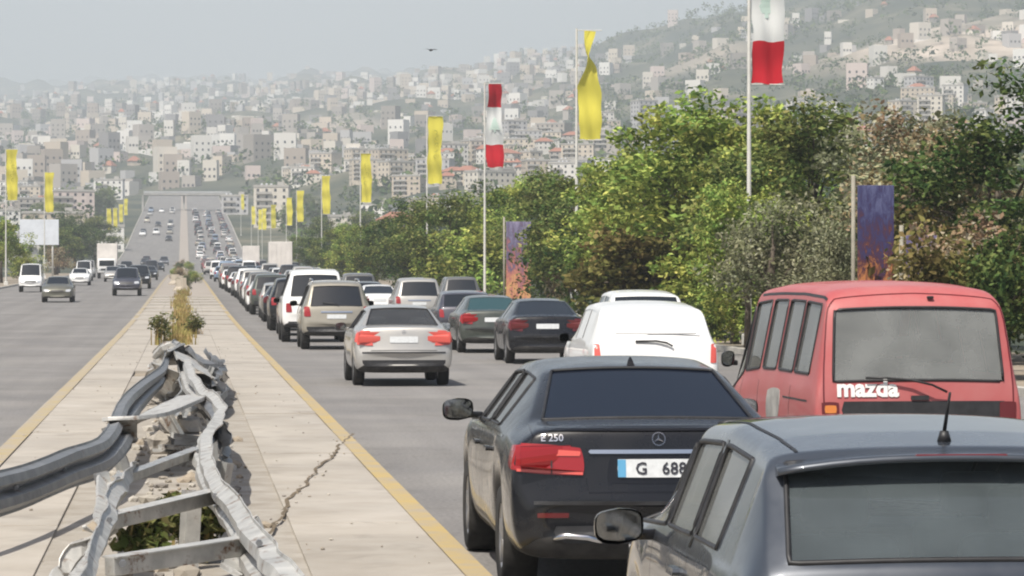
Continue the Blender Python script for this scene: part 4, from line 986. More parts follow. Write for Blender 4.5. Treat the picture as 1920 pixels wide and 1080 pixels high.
frag('flattened pale guardrail sheet leaning on the left side of the heap', [rp(286, 742, .20, 60), rp(296, 716, .45, 40), rp(312, 690, .68, 70)], M_galv_pale, prof=FLAT, sx=1.3)
frag('long pale guardrail strip running down the middle of the heap', [rp(330, 652, .70, 90), rp(346, 690, .62, 60), rp(356, 728, .58, 100), rp(340, 770, .40, 80)], M_galv, sx=.7)
frag('dark curled guardrail end at the top right of the heap', [rp(392, 660, .60, 40), rp(408, 672, .66, 80), rp(414, 694, .55, 130), rp(400, 712, .50, 170)], M_galv_dark, sx=.7)
frag('small pale steel plate lying below the bent plate', [rp(300, 846, .16, 80), rp(330, 836, .22, 95), rp(362, 822, .20, 85)], M_galv_pale, prof=FLAT)
frag('wide pale torn guardrail sheet at the bottom left corner', [rp(96, 1110, .18, 60), rp(138, 1052, .34, 40), rp(176, 1000, .48, 52), rp(204, 972, .56, 70)], M_galv_pale, sx=1.15)
frag('wide pale torn guardrail end at the bottom right of the wreck', [rp(470, 1120, .30, 120), rp(486, 1072, .42, 135), rp(508, 1022, .52, 160)], M_galv_pale, prof=FLAT, sx=1.2)
bm = bmesh.new()
for px, py, z in ((205, 975, .66), (404, 930, .70), (222, 898, .63), (372, 846, .67), (230, 1056, .63), (486, 1018, .69), (120, 880, .52), (30, 914, .52)):
    c = ground_pt(px, py, z); add_tube(bm, [c + Vector((0, -.03, 0)), c + Vector((0, .03, 0))], .018, 6)
gpart('bolts', bm_mesh('bolts', bm), M_galv_dark)['kind'] = 'stuff'

# ------------------------------------------------------------------ vegetation
def leaf_quads(C, size, rng, up=.35):
    """rhombic leaves, one per centre"""
    n_ = len(C); d1 = rng.normal(size=(n_, 3)); d1[:, 2] *= .7; d1 /= np.linalg.norm(d1, axis=1, keepdims=True)
    nrm = rng.normal(size=(n_, 3)); nrm[:, 2] = np.abs(nrm[:, 2]) + up; d2 = np.cross(nrm, d1); d2 /= np.linalg.norm(d2, axis=1, keepdims=True)
    s = size * rng.uniform(.6, 1.35, (n_, 1)); a = d1 * s; b_ = d2 * s * .55
    V = np.stack([C - a, C + b_ - a * .1, C + a, C - b_ - a * .1], 1).reshape(-1, 3)
    return V, np.arange(n_ * 4).reshape(-1, 4)
def crown_mesh(seed, rx, ry, rz, zc, clumps=34, leaves=110, size=.13, hollow=.55, spread=.20):
    rng = np.random.default_rng(seed); d = rng.normal(size=(clumps, 3)); d /= np.linalg.norm(d, axis=1, keepdims=True); d[:, 2] = np.where(d[:, 2] < -.75, -d[:, 2], d[:, 2])
    rad = rng.uniform(hollow, 1.0, (clumps, 1)) * (1 + .22 * np.sin(d[:, :1] * 5 + seed) * np.cos(d[:, 1:2] * 4 + seed * 2))
    cc = d * rad * np.array([rx, ry, rz]) + np.array([0, 0, zc])
    sp = spread * (rx + ry + rz) / 3 * rng.uniform(.7, 1.35, (clumps, 1, 1))
    off = rng.normal(size=(clumps, leaves, 3)); off /= np.maximum(1, np.linalg.norm(off, axis=2, keepdims=True) / 1.7)
    C = (cc[:, None, :] + off * sp * np.array([1.1, 1.1, .75])).reshape(-1, 3)
    C = C[C[:, 2] > .12]
    V, q_ = leaf_quads(C, size, rng); m_ = mesh_np('crown', V, q_)
    return m_, cc
def trunk_mesh(seed, h, r_, cc, zc):
    rr = random.Random(seed); bm = bmesh.new()
    k = [Vector((0, 0, -.2)), Vector((rr.uniform(-.1, .1), rr.uniform(-.1, .1), h * .3)), Vector((rr.uniform(-.2, .2), rr.uniform(-.2, .2), h * .6)), Vector((rr.uniform(-.25, .25), rr.uniform(-.25, .25), h * .88))]
    add_tube(bm, k, [r_ * 1.25, r_, r_ * .7, r_ * .3], 7)
    for c in list(cc)[:9]:
        st = k[1].lerp(k[2], rr.uniform(0, 1)); c = Vector(c); add_tube(bm, [st, st.lerp(c, .5) + Vector((0, 0, .15)), c], [r_ * .42, r_ * .25, r_ * .08], 5)
    return bm_mesh('trunk', bm, True)
G_bright = leaf_mat('bright_leaves', [(0.102, 0.152, 0.042), (0.214, 0.294, 0.072), (0.335, 0.415, 0.106), (0.513, 0.527, 0.155)])
G_mid = leaf_mat('mid_green_leaves', [(0.06, 0.089, 0.031), (0.118, 0.169, 0.05), (0.196, 0.239, 0.074), (0.316, 0.322, 0.117)])
G_dark = leaf_mat('dark_leaves', [(0.026, 0.051, 0.02), (0.056, 0.095, 0.03), (0.095, 0.142, 0.043), (0.161, 0.199, 0.066)])
G_olive = leaf_mat('olive_grey_leaves', [(0.108, 0.119, 0.062), (0.178, 0.19, 0.104), (0.263, 0.27, 0.16), (0.328, 0.336, 0.236)])
G_dry = leaf_mat('dry_tawny_leaves', [(0.148, 0.107, 0.058), (0.281, 0.214, 0.116), (0.412, 0.33, 0.198), (0.42, 0.42, 0.297)])
G_yel = leaf_mat('yellow_green_leaves', [(0.067, 0.074, 0.025), (0.131, 0.131, 0.043), (0.194, 0.179, 0.061), (0.256, 0.218, 0.081)])
G_blue = leaf_mat('blue_green_leaves', [(.06, .10, .09), (.12, .18, .17), (.20, .27, .26)])
G_straw = leaf_mat('straw', [(.22, .17, .06), (.34, .27, .10), (.46, .38, .16)])
M_bark = mat('bark', (.10, .08, .06), .95, var=.35, scale=9, bump=.5, bscale=20)
CROWNS = {}
def tree_proto(key, seed, rx, ry, rz, zc, mt_, clumps=34, leaves=110, size=.13, **k):
    cm, cc = crown_mesh(seed, rx, ry, rz, zc, clumps, leaves, size, **k); CROWNS[key] = (cm, trunk_mesh(seed, zc + rz * .6, .13, cc, zc), mt_, zc + rz)
tree_proto('bright_a', 1, 2.5, 2.5, 2.5, 4.0, G_bright, 70, 150, .088, spread=.118)
tree_proto('bright_b', 2, 2.6, 2.4, 2.9, 3.8, G_bright, 76, 150, .088, spread=.118)
tree_proto('mid_a', 3, 2.5, 2.5, 2.6, 3.9, G_mid, 70, 150, .088, spread=.118)
tree_proto('mid_b', 4, 2.3, 2.6, 2.8, 3.7, G_mid, 70, 150, .088, spread=.118)
tree_proto('dark_a', 5, 2.2, 2.2, 2.9, 3.5, G_dark, 70, 150, .088, spread=.118)
tree_proto('dry_a', 6, 2.3, 2.3, 2.5, 3.6, G_dry, 60, 95, .075, spread=.14)
tree_proto('mix_a', 16, 2.3, 2.3, 2.6, 3.6, G_olive, 66, 130, .08, spread=.12)
tree_proto('olive_bush', 7, 1.5, 1.4, 1.45, 1.9, G_olive, 60, 150, .055, hollow=.4)
tree_proto('yellow_bush', 8, 1.2, 1.2, .9, 1.1, G_yel, 40, 110, .065, hollow=.3)
tree_proto('green_bush', 9, 1.4, 1.3, 1.3, 1.2, G_bright, 44, 120, .075, hollow=.3)
tree_proto('dark_bush', 10, 1.3, 1.3, 1.5, 1.4, G_dark, 44, 120, .075, hollow=.3)
tree_proto('dry_bush', 12, 1.1, 1.1, 1.1, 1.1, G_dry, 40, 90, .055, hollow=.3)
tree_proto('cypress', 13, 1.0, 1.0, 3.6, 3.5, G_dark, 50, 110, .13, hollow=.4, spread=.14)
def tree(key, name, label, X, Y, height, wide=1.0, group=None, cat='tree', rz=None, z=None):
    cm, tm, mt_, h0 = CROWNS[key]; e = empty(name, (X, Y, (float(roadz(Y)) + .08) if z is None else z), random.uniform(0, 6.3) if rz is None else rz)
    s = height / h0; e.scale = (s * wide, s * wide, s); tag(e, label, cat, group)
    link('trunk', tm, M_bark, parent=e); link('crown', cm, mt_, parent=e)
    return e
def tree_at(key, name, label, px, ptop, X, **k):
    s_ = (px - 345) / X; Y = F / s_ * 1.0; z0 = float(roadz(Y)); h = HC + (507 - ptop) / s_ - z0
    return tree(key, name, label, X, Y, h, **k)
TG = 'trees along the right verge'
for i, (key, px, pt, X, wd, lab) in enumerate([
    ('dark_a', 1905, 165, 17.0, 1.15, 'dark green tree at the right edge of the photo behind the red van'),
    ('mix_a', 1800, 180, 17.5, 1.1, 'olive tinted tree between the dark edge tree and the tawny tree'),
    ('dry_a', 1760, 215, 16.0, 1.1, 'tawny half dry tree right above the red van roof'),
    ('mix_a', 1655, 205, 17.0, 1.0, 'olive tinted tree behind the tall purple poster'),
    ('mid_b', 1530, 200, 17.0, 1.2, 'green tree right of the nearest flag pole'),
    ('bright_b', 1440, 215, 16.5, 1.1, 'bright green tree between the nearest flag pole and the green tree right of it'),
    ('bright_b', 1408, 330, 15.2, .95, 'low bright green tree hiding the foot of the nearest flag pole'),
    ('bright_a', 1345, 178, 16.5, 1.25, 'tallest bright green tree left of the nearest flag pole'),
    ('bright_b', 1255, 245, 16.3, 1.2, 'bright green tree above the white panel van'),
    ('bright_a', 1180, 292, 16.2, 1.2, 'bright green tree just right of the tall yellow flag pole'),
    ('mid_a', 1095, 322, 16.4, 1.2, 'green tree straight behind the tall yellow flag pole'),
    ('mid_b', 1030, 318, 16.8, 1.2, 'green tree between the yellow flag and the red and white flag'),
    ('bright_a', 965, 328, 16.2, 1.2, 'green tree just right of the second red and white flag'),
    ('dark_a', 905, 352, 16.6, 1.3, 'dark tree below the second red and white flag'),
    ('mid_a', 850, 352, 16.2, 1.2, 'green tree just right of the second yellow flag'),
    ('mid_b', 800, 372, 16.4, 1.25, 'green tree below the second yellow flag'),
    ('dark_a', 750, 378, 16.6, 1.2, 'dark tree left of the second yellow flag'),
    ('mid_a', 705, 402, 16.4, 1.2, 'round green tree right of the third yellow flag'),
    ('bright_a', 662, 412, 16.2, 1.2, 'small looking green tree below the third yellow flag'),
    ('mid_b', 625, 420, 16.2, 1.2, 'small looking green tree below the fourth yellow flag'),
    ('dark_a', 592, 426, 16.2, 1.2, 'small dark tree left of the fourth yellow flag'),
    ('mid_a', 560, 432, 16.2, 1.2, 'farthest distinct tree in the right verge row')]):
    tree_at(key, 'verge_tree', lab, px, pt + 12, X * (1.04 if px > 1560 else (1.05 if 880 < px < 1060 else (1.0 if 1420 < px else .925))), wide=wd * (.85 if 880 < px < 1060 else 1), group=TG)
for key, px, pt, X, wd, lab, nm in [
    ('olive_bush', 1465, 385, 14.1, 1.0, 'large olive grey bush left of the purple poster', 'olive_bush'),
    ('olive_bush', 1565, 425, 14.4, .75, 'smaller olive grey bush touching the purple poster pole', 'olive_bush'),
    ('yellow_bush', 1235, 432, 14.2, 1.25, 'yellow green bush above the white panel van roof', 'bush'),
    ('yellow_bush', 1800, 400, 16.2, 1.0, 'yellow green bush above the right half of the red van', 'bush'),
    ('green_bush', 1385, 500, 14.5, 1.0, 'green bush left of the red van near the ground', 'bush'),
    ('green_bush', 1350, 455, 14.9, 1.2, 'green bush right of the blue green agave', 'bush'),
    ('dark_bush', 1120, 400, 15.0, .9, 'dark bush left of the white panel van', 'bush'),
    ('dark_bush', 1160, 470, 14.8, .9, 'low dark bush behind the white panel van', 'bush'),
    ('dry_bush', 1072, 405, 14.8, .55, 'narrow dry tawny bush with a cream top beside the pink poster', 'bush'),
    ('dark_bush', 1030, 430, 15.0, 1.0, 'dark bush between the pink poster and the dry bush', 'bush'),
    ('green_bush', 900, 430, 15.0, 1.1, 'green bush left of the pink poster', 'bush'),
    ('dark_bush', 850, 440, 15.2, 1.2, 'dark bush above the dark car on the shoulder', 'bush'),
    ('green_bush', 810, 465, 14.8, 1.1, 'low green bush by the second yellow flag pole foot', 'bush'),
    ('dark_bush', 760, 450, 15.2, 1.2, 'dark bush left of the second yellow flag pole foot', 'bush'),
    ('green_bush', 700, 455, 15.0, 1.3, 'low green bush right of the third yellow flag pole foot', 'bush'),
    ('green_bush', 650, 462, 15.0, 1.3, 'low green bush left of the third yellow flag pole foot', 'bush'),
    ('dark_bush', 610, 468, 15.0, 1.3, 'low dark bush at the far end of the right verge', 'bush'),
    ('dry_bush', 1705, 420, 16.0, 1.0, 'dry brown bush right of the purple poster', 'bush'),
    ('dry_bush', 1860, 420, 16.2, 1.1, 'dry brown bush by the orange poster at the right edge', 'bush'),
    ('dry_bush', 1765, 440, 14.0, .9, 'dry brown bush in front of the violet poster', 'bush'),
    ('yellow_bush', 1830, 455, 14.1, .9, 'yellow green bush between the violet poster and the orange poster', 'bush'),
    ('dark_bush', 1900, 430, 14.4, .8, 'dark bush in front of the orange poster at the right edge', 'bush'),
    ('dark_bush', 1335, 545, 14.4, .9, 'low dark bush between the white panel van and the red van', 'bush')]:
    tree_at(key, nm, lab, px, pt, X, wide=wd, group='bushes along the right verge', cat='bush')
# second row fills the depth behind
for i in range(16):
    Y = 66 + i * 16 + random.uniform(-4, 4); k_ = random.choice(['mid_a', 'mid_b', 'dark_a', 'bright_b'])
    tree(k_, 'rear_tree', 'tree in the second row behind the right verge trees', random.uniform(21, 26), Y, random.uniform(4.6, 6.0), 1.3, 'second row of trees behind the verge', z=gz(23, Y) - .1)
# left side
for key, X, Y, h, wd, lab in [('bright_a', -15.6, 296, 5.6, 1.15, 'bright green tree at the left edge of the photo'), ('bright_b', -17.6, 318, 5.2, 1.1, 'second bright green tree at the left edge below the yellow flag'), ('green_bush', -15.2, 330, 2.6, 1.2, 'low bush by the left kerb below the white billboard'),
                              ('dry_bush', -15.5, 420, 3.6, 1.2, 'brown bush left of the white box truck'), ('mid_a', -17, 470, 6.5, 1.2, 'green tree right of the white billboard'), ('dark_a', -16.5, 520, 7.5, 1.3, 'dark tree behind the white box truck'), ('dark_a', -17, 575, 8.5, 1.4, 'tall dark tree left of the far road'), ('mid_b', -16.5, 640, 9.0, 1.4, 'green tree beside the left edge of the far road'), ('dark_a', -21, 600, 9.0, 1.4, 'dark tree behind the others left of the far road')]:
    tree(key, 'left_tree', lab, X, Y, h, wd, 'trees along the left verge', z=max(gz(X, Y), float(roadz(Y))))
for i in range(26):
    Y = random.uniform(560, 1120); X = -random.uniform(19, 44) if i < 16 else random.uniform(19, 40); k_ = random.choice(['mid_a', 'dark_a', 'mid_b', 'cypress']); tree(k_, 'roadside_tree', 'hazy %s tree beside the far road on the %s, %s' % ({'mid_a': 'round green', 'dark_a': 'dark', 'mid_b': 'bushy green', 'cypress': 'narrow dark'}[k_], 'left' if X < 0 else 'right', 'near the overpass' if Y > 930 else ('halfway up the slope' if Y > 740 else 'low on the slope')), X, Y, random.uniform(6, 9.5), 1.2, 'trees beside the far road', z=gz(X, Y) - .2)
# agave with stiff blue-green blades
def agave():
    bm = bmesh.new(); rr = random.Random(4)
    for i in range(34):
        a = rr.uniform(0, 6.3); el = rr.uniform(.2, 1.35); L_ = rr.uniform(.6, 1.0); d_ = Vector((math.cos(a) * math.cos(el), math.sin(a) * math.cos(el), math.sin(el))); s = d_.cross(Vector((0, 0, 1))).normalized() * .07
        p0, p1, p2 = d_ * .05, d_ * L_ * .5, d_ * L_ + Vector((0, 0, -.12)); v = [bm.verts.new(p) for p in (p0 - s * .7, p0 + s * .7, p1 + s, p2, p1 - s)]; bm.faces.new(v)
    return bm_mesh('blades', bm)
p = at(1288, 560, 104); e = empty('agave', (13.95, 95.5, .5)); e.scale = (1.1, 1.1, 1.3); tag(e, 'pale blue green agave above the white panel van roof', 'plant'); link('blades', agave(), G_blue, parent=e)
# weeds and dry grass on the median
def tuft_mesh(seed, n_, r_, h, lean=.35):
    rng = np.random.default_rng(seed); b0 = rng.normal(size=(n_, 2)) * r_; a = rng.uniform(0, 6.28, n_); hh = h * rng.uniform(.45, 1.1, n_); ln = hh * rng.uniform(0, lean, n_); w = .012 + .008 * rng.random(n_)
    base = np.stack([b0[:, 0], b0[:, 1], np.zeros(n_)], 1); tip = base + np.stack([np.cos(a) * ln, np.sin(a) * ln, hh], 1); mid = (base + tip) / 2 + np.stack([np.cos(a) * ln * -.2, np.sin(a) * ln * -.2, hh * .05], 1)
    sd_ = np.stack([-np.sin(a), np.cos(a), np.zeros(n_)], 1) * w[:, None]
    V = np.stack([base - sd_, base + sd_, mid + sd_ * .8, mid - sd_ * .8, mid - sd_ * .8, mid + sd_ * .8, tip + sd_ * .15, tip - sd_ * .15], 1).reshape(-1, 3)
    return mesh_np('tuft', V, np.arange(n_ * 8).reshape(-1, 4))
G_weed = leaf_mat('weed_leaves', [(.05, .07, .02), (.10, .13, .04), (.17, .18, .07), (.26, .23, .10)])
for i, (px, py, h, wd, lab) in enumerate([(300, 648, .85, .30, 'leafy green weed left of the dry grass behind the metal heap'), (366, 628, .60, .22, 'leafy green weed right of the dry grass behind the metal heap'), (268, 1062, .34, .16, 'green weed between the nearest cross pieces at the left'), (372, 1052, .44, .18, 'green weed between the nearest cross pieces at the right'), (330, 1000, .28, .14, 'small weed in front of the third cross piece')]):
    p = ground_pt(px, py, MEDZ); cm, _ = crown_mesh(60 + i, wd, wd, h * .45, h * .5, 16, 40, .045, hollow=.2, spread=.35); e = empty('weed', p)
    tag(e, lab, 'weed', 'weeds on the median'); link('leaves', cm, G_weed, parent=e); link('stems', tuft_mesh(80 + i, 30, wd * .35, h * .9), G_straw, parent=e)
Vs, Qs, o_ = [], [], 0
for i in range(150):
    Y = 88 + (i / 150) ** 1.5 * 330; t_ = tuft_mesh(200 + i, 34, .13, random.uniform(.12, .26)); v_ = np.zeros(len(t_.vertices) * 3, 'f4'); t_.vertices.foreach_get('co', v_); v_ = v_.reshape(-1, 3) * (1 + Y / 700) + np.array([random.gauss(-.12, .12), Y, roadz(Y) + MEDZ]); Vs.append(v_); Qs.append(np.arange(len(v_)).reshape(-1, 4) + o_); o_ += len(v_); bpy.data.meshes.remove(t_)
tag(link('dry_grass', mesh_np('dry_grass', np.concatenate(Vs), np.concatenate(Qs)), G_straw), 'strip of dry yellow grass along the middle of the median', kind='stuff')

# ------------------------------------------------------------------ flag poles, posters, signs
def cloth(name, c_):
    m = bpy.data.materials.new(name); m.use_nodes = True; n_ = m.node_tree.nodes; l_ = m.node_tree.links; n_.remove(n_['Principled BSDF'])
    d_ = n_.new('ShaderNodeBsdfDiffuse'); t_ = n_.new('ShaderNodeBsdfTranslucent'); x_ = n_.new('ShaderNodeMixShader'); x_.inputs[0].default_value = .35
    d_.inputs[0].default_value = t_.inputs[0].default_value = c_ + (1,); l_.new(d_.outputs[0], x_.inputs[1]); l_.new(t_.outputs[0], x_.inputs[2]); l_.new(x_.outputs[0], n_['Material Output'].inputs['Surface']); return m
C_yel = cloth('yellow_cloth', (.84, .75, .13)); C_mark = cloth('olive_print', (.52, .50, .10)); C_red = cloth('red_cloth', (.62, .035, .05)); C_wht = cloth('white_cloth', (.82, .83, .82)); C_grn = cloth('pale_green_print', (.62, .76, .70))
M_pole = mat('pale_pole_paint', (.62, .61, .57), .5, var=.12, scale=2)
def flag_rows(v0, v1, seed, twist, W=.86, Hh=4.06, nv=18, nu=6):
    """a slice of a hanging flag between heights v0..v1 (1 = top); twist pinches and turns the cloth near the top"""
    V, Fc = [], []
    for j in range(nv + 1):
        v = v0 + (v1 - v0) * j / nv; z = v * Hh
        pin = math.exp(-((v - .66) / .13) ** 2) * twist; ang = twist * 2.0 / (1 + math.exp(-(v - .70) * 16)) ; w = W * (1 - .30 * pin) * (1 - .08 * math.sin(v * 9 + seed) - .05 * math.sin(v * 23 + seed))
        for i in range(nu + 1):
            u = (i / nu - .5) * w; fold = .07 * math.sin(i * 1.7 + v * 7 + seed) * (.4 + .6 * (1 - v)) + .05 * math.sin(v * 15 + seed * 2)
            x = math.cos(ang) * u - math.sin(ang) * fold; yy = math.sin(ang) * u + math.cos(ang) * fold
            V.append((W * .5 + .05 + x - .10 * pin * math.sin(v * 6) + .04 * math.sin(v * 5 + seed), yy, z + (.10 * (i / nu - .5) * twist if v > .8 else 0) + .03 * math.sin(i * 1.3 + seed) * (1 - v)))
    for j in range(nv):
        for i in range(nu): a = j * (nu + 1) + i; Fc.append((a, a + 1, a + nu + 2, a + nu + 1))
    return mesh_py('cloth', V, Fc, True)
def marks_mesh(seed):
    V, Fc = [], []; rr = random.Random(seed)
    for k in range(5):
        a0 = rr.uniform(0, 6); cx, cz = .48 + rr.uniform(-.12, .12), 4.06 * (.40 + .09 * k); r_ = rr.uniform(.10, .17); i0 = len(V)
        for q_ in range(7):
            a = a0 + q_ * .55
            for rr_ in (r_, r_ - .045): V.append((cx + rr_ * math.cos(a), -.14, cz + rr_ * math.sin(a)))
            if q_: b_ = i0 + 2 * q_; Fc.append((b_ - 2, b_ - 1, b_ + 1, b_))
    return mesh_py('marks', V, Fc)
def cedar_mesh(seed, twist):
    V, Fc = [], []
    for k, (z0, w0, z1, w1) in enumerate(((.42, .05, .45, .05), (.45, .30, .49, .12), (.485, .24, .525, .10), (.52, .18, .56, .06), (.555, .12, .60, .01))):
        i = len(V)
        for z, w in ((z0, w0), (z1, w1)):
            f_ = .07 * math.sin(3 * 1.7 + z * 7 + seed) * (.4 + .6 * (1 - z)) + .05 * math.sin(z * 15 + seed * 2) - .035
            V += [(.48 - w, f_, z * 4.06), (.48 + w, f_, z * 4.06)]
        Fc.append((i, i + 1, i + 3, i + 2))
    return mesh_py('emblem', V, Fc)
FLG = {}
def flag_pole(X, Y, kind, label, twist, seed, yaw=0.0, side=1):
    z = float(roadz(Y)) + .1; e = empty('flag_pole', (X, Y, z)); tag(e, label, 'flag pole', 'flag poles along the road')
    if 'pole' not in FLG:
        bm = bmesh.new(); add_tube(bm, [(0, 0, 0), (0, 0, 5), (0, 0, 10.95)], [.07, .055, .038], 10); add_box(bm, (0, 0, .15), (.34, .34, .3), bevel=.02); FLG['pole'] = bm_mesh('pole', bm)
        bm = bmesh.new(); add_tube(bm, [(0, 0, 0), (.95, 0, 0)], .018, 6); FLG['bracket'] = bm_mesh('bracket', bm)
    link('pole', FLG['pole'], M_pole, parent=e)
    f0 = 6.80
    for zz in (f0 - .02, f0 + 4.08): link('bracket', FLG['bracket'], M_pole, parent=e, loc=(0, 0, zz), rot=(0, 0, yaw))
    key = (kind, seed % 4, twist)
    if key not in FLG:
        sd_ = seed % 4
        FLG[key] = [flag_rows(0, 1, sd_, twist, nv=44)] if kind == 'y' else [flag_rows(.27, .72, sd_, twist), flag_rows(0, .27, sd_, twist), flag_rows(.72, 1, sd_, twist), cedar_mesh(sd_, twist)]
    ms = FLG[key]
    if kind == 'y':
        f_ = link('flag', ms[0], C_yel, parent=e, loc=(0, 0, f0), rot=(0, 0, yaw))
        if Y < 300 and not twist: link('printed_marks', marks_mesh(seed), C_mark, parent=f_)
    else:
        f_ = link('flag', ms[0], C_wht, parent=e, loc=(0, 0, f0), rot=(0, 0, yaw)); link('red_band', ms[1], C_red, parent=f_); link('red_band', ms[2], C_red, parent=f_); link('emblem', ms[3], C_grn, parent=f_)
    return e
RF = [(84, 'r', 0), (121.5, 'y', 1.0), (159, 'r', .4), (197, 'y', 0), (272, 'y', 0), (349, 'y', 0), (427, 'y', 0)]
ORD = ['nearest', 'second', 'third', 'fourth', 'fifth']
cy_, cr_ = 0, 0
for i, (Y, k_, tw) in enumerate(RF):
    if k_ == 'y': lab = '%s yellow flag on a pale pole in the right verge' % (['nearest twisted', 'second', 'third', 'fourth', 'fifth'][cy_]); cy_ += 1
    else: lab = '%s red white red flag on a pale pole in the right verge' % ORD[cr_]; cr_ += 1
    flag_pole(14.6, Y * 1.043, k_, lab, tw, i, random.uniform(-.15, .15))
for i, (Y, k_, lab) in enumerate([(276, 'y', 'nearest yellow flag on a pole in the left verge'), (352, 'y', 'second yellow flag on a pole in the left verge above the white billboard')]):
    flag_pole(-14.2, Y, k_, lab, 0, i + 1, .1)
for i, Y in enumerate([500, 590, 655, 690, 760, 900]):
    flag_pole(14.9, Y, 'y', 'tiny yellow flag on a pole beside the far right carriageway', 0, i, random.uniform(-.8, .8))
for i, Y in enumerate([660, 720, 785, 850]):
    flag_pole(-14.8, Y, 'y', 'tiny yellow flag on a pole beside the far left carriageway', 0, i)
def poster_mat(name, top, mid, low, spark):
    m, n_, l_, b_ = nt(name); tc_ = n_.new('ShaderNodeTexCoord'); sp = n_.new('ShaderNodeSeparateXYZ'); l_.new(tc_.outputs['Generated'], sp.inputs[0])
    k = n_.new('ShaderNodeTexNoise'); k.inputs['Scale'].default_value = 7; k.inputs['Detail'].default_value = 10; k.inputs['Roughness'].default_value = .75; k.inputs['Distortion'].default_value = 1.0; l_.new(tc_.outputs['Generated'], k.inputs['Vector'])
    a_ = n_.new('ShaderNodeMath'); a_.operation = 'MULTIPLY_ADD'; a_.inputs[1].default_value = 1.5; l_.new(k.outputs['Fac'], a_.inputs[0]); zz_ = n_.new('ShaderNodeMath'); zz_.operation = 'MULTIPLY_ADD'; zz_.inputs[1].default_value = .55; zz_.inputs[2].default_value = -.45; l_.new(sp.outputs['Z'], zz_.inputs[0]); l_.new(zz_.outputs[0], a_.inputs[2])
    r_ = n_.new('ShaderNodeValToRGB')
    for c_ in range(2): r_.color_ramp.elements.new(.5)
    for i, (p_, c_) in enumerate(((.30, low), (.48, mid), (.66, top), (.98, spark))): r_.color_ramp.elements[i].position = min(p_, 1); r_.color_ramp.elements[i].color = c_ + (1,)
    l_.new(a_.outputs[0], r_.inputs['Fac']); l_.new(r_.outputs[0], b_.inputs['Base Color']); b_.inputs['Roughness'].default_value = .5; return m
PM1 = poster_mat('purple_poster_print', (.03, .028, .10), (.07, .02, .03), (.42, .17, .06), (.10, .11, .22)); PM2 = poster_mat('orange_poster_print', (.10, .09, .16), (.42, .15, .13), (.55, .30, .14), (.3, .27, .4)); PM3 = poster_mat('violet_poster_print', (.12, .10, .20), (.05, .035, .16), (.06, .04, .14), (.22, .19, .30))
M_ppole = mat('tan_pole', (.27, .25, .20), .7, var=.2, scale=2)
def poster(px0, px1, pt, pb, X, pm, lab, post=True):
    s_ = (px0 - 345) / X; Y = F / s_; w = (px1 - px0) / s_; zt, zb = HC + (507 - pt) / s_, HC + (507 - pb) / s_; e = empty('poster', (X, Y, .1)); tag(e, lab, 'poster', 'posters on poles along the right verge')
    if post: link('pole', tube_mesh('pole', [(0, 0, 0), (0, 0, zt + .1)], .045, 8), M_ppole, parent=e)
    fr = link('board', box_mesh('board', (w / 2 + .09, 0, (zt + zb) / 2 - .1), (w, .05, zt - zb), bevel=.006), pm, parent=e)
    bm = bmesh.new()
    for zz in (zt - .12, zb - .08): add_box(bm, (w / 2 + .03, .04, zz), (w + .1, .03, .03))
    link('frame', bm_mesh('frame', bm), M_ppole, parent=e)
poster(1612, 1682, 345, 560, 13.85, PM1, 'tall dark purple poster with fiery orange lower half on a pole')
poster(1705, 1765, 440, 560, 14.3, PM3, 'violet poster partly hidden by bushes above the red van')
poster(1840, 1905, 475, 570, 14.9, PM2, 'orange poster at the right edge above the red van')
poster(945, 992, 415, 560, 13.85, PM2, 'pink and orange poster on a pole behind the dark saloons')
# white billboard at the left
e = empty('billboard', (-16.4, 392, gz(-16.4, 392))); tag(e, 'blank white billboard on two posts above the left trees', 'billboard'); zb = 4.0 + 1.2
link('panel', box_mesh('panel', (0, 0, zb + .2), (4.4, .12, 2.9), bevel=.02), mat('billboard_white', (.66, .70, .76), .6, var=.08, scale=1), parent=e)
for sx in (-1.5, 1.5): link('post', tube_mesh('post', [(sx, .15, 0), (sx, .15, zb + 1.2)], .1, 8), M_pole, parent=e)
# short marker post by the dry bush
p = at(1078, 545, 128); link_ = tag(link('marker_post', tube_mesh('marker_post', [(0, 0, -.1), (0, 0, .5), (0, 0, 1.15)], [.06, .055, .05], 8), M_pole, loc=(14.1, 124, .1)), 'short cream marker post on the kerb below the dry bush', 'post')
# bird in the sky
bm = bmesh.new()
for s in (-1, 1):
    pts = [(0, .10, 0), (s * .18, .14, .06), (s * .36, .06, .03), (s * .18, -.02, .05), (0, -.10, 0)]; vs_ = [bm.verts.new(q_) for q_ in pts]; bm.faces.new(vs_)
wing = bm_mesh('wing', bm)
e = empty('bird', at(808, 94, 150), .3); tag(e, 'dark bird gliding in the grey sky', 'bird'); M_bird = mat('bird_dark', (.03, .03, .035), .8, var=.2)
bm = bmesh.new(); add_tube(bm, [(0, -.24, 0), (0, -.12, 0), (0, .05, .0), (0, .17, .01), (0, .22, .0)], [.012, .04, .05, .03, .006], 8); link('body', bm_mesh('body', bm, True), M_bird, parent=e); link('wings', wing, M_bird, parent=e)

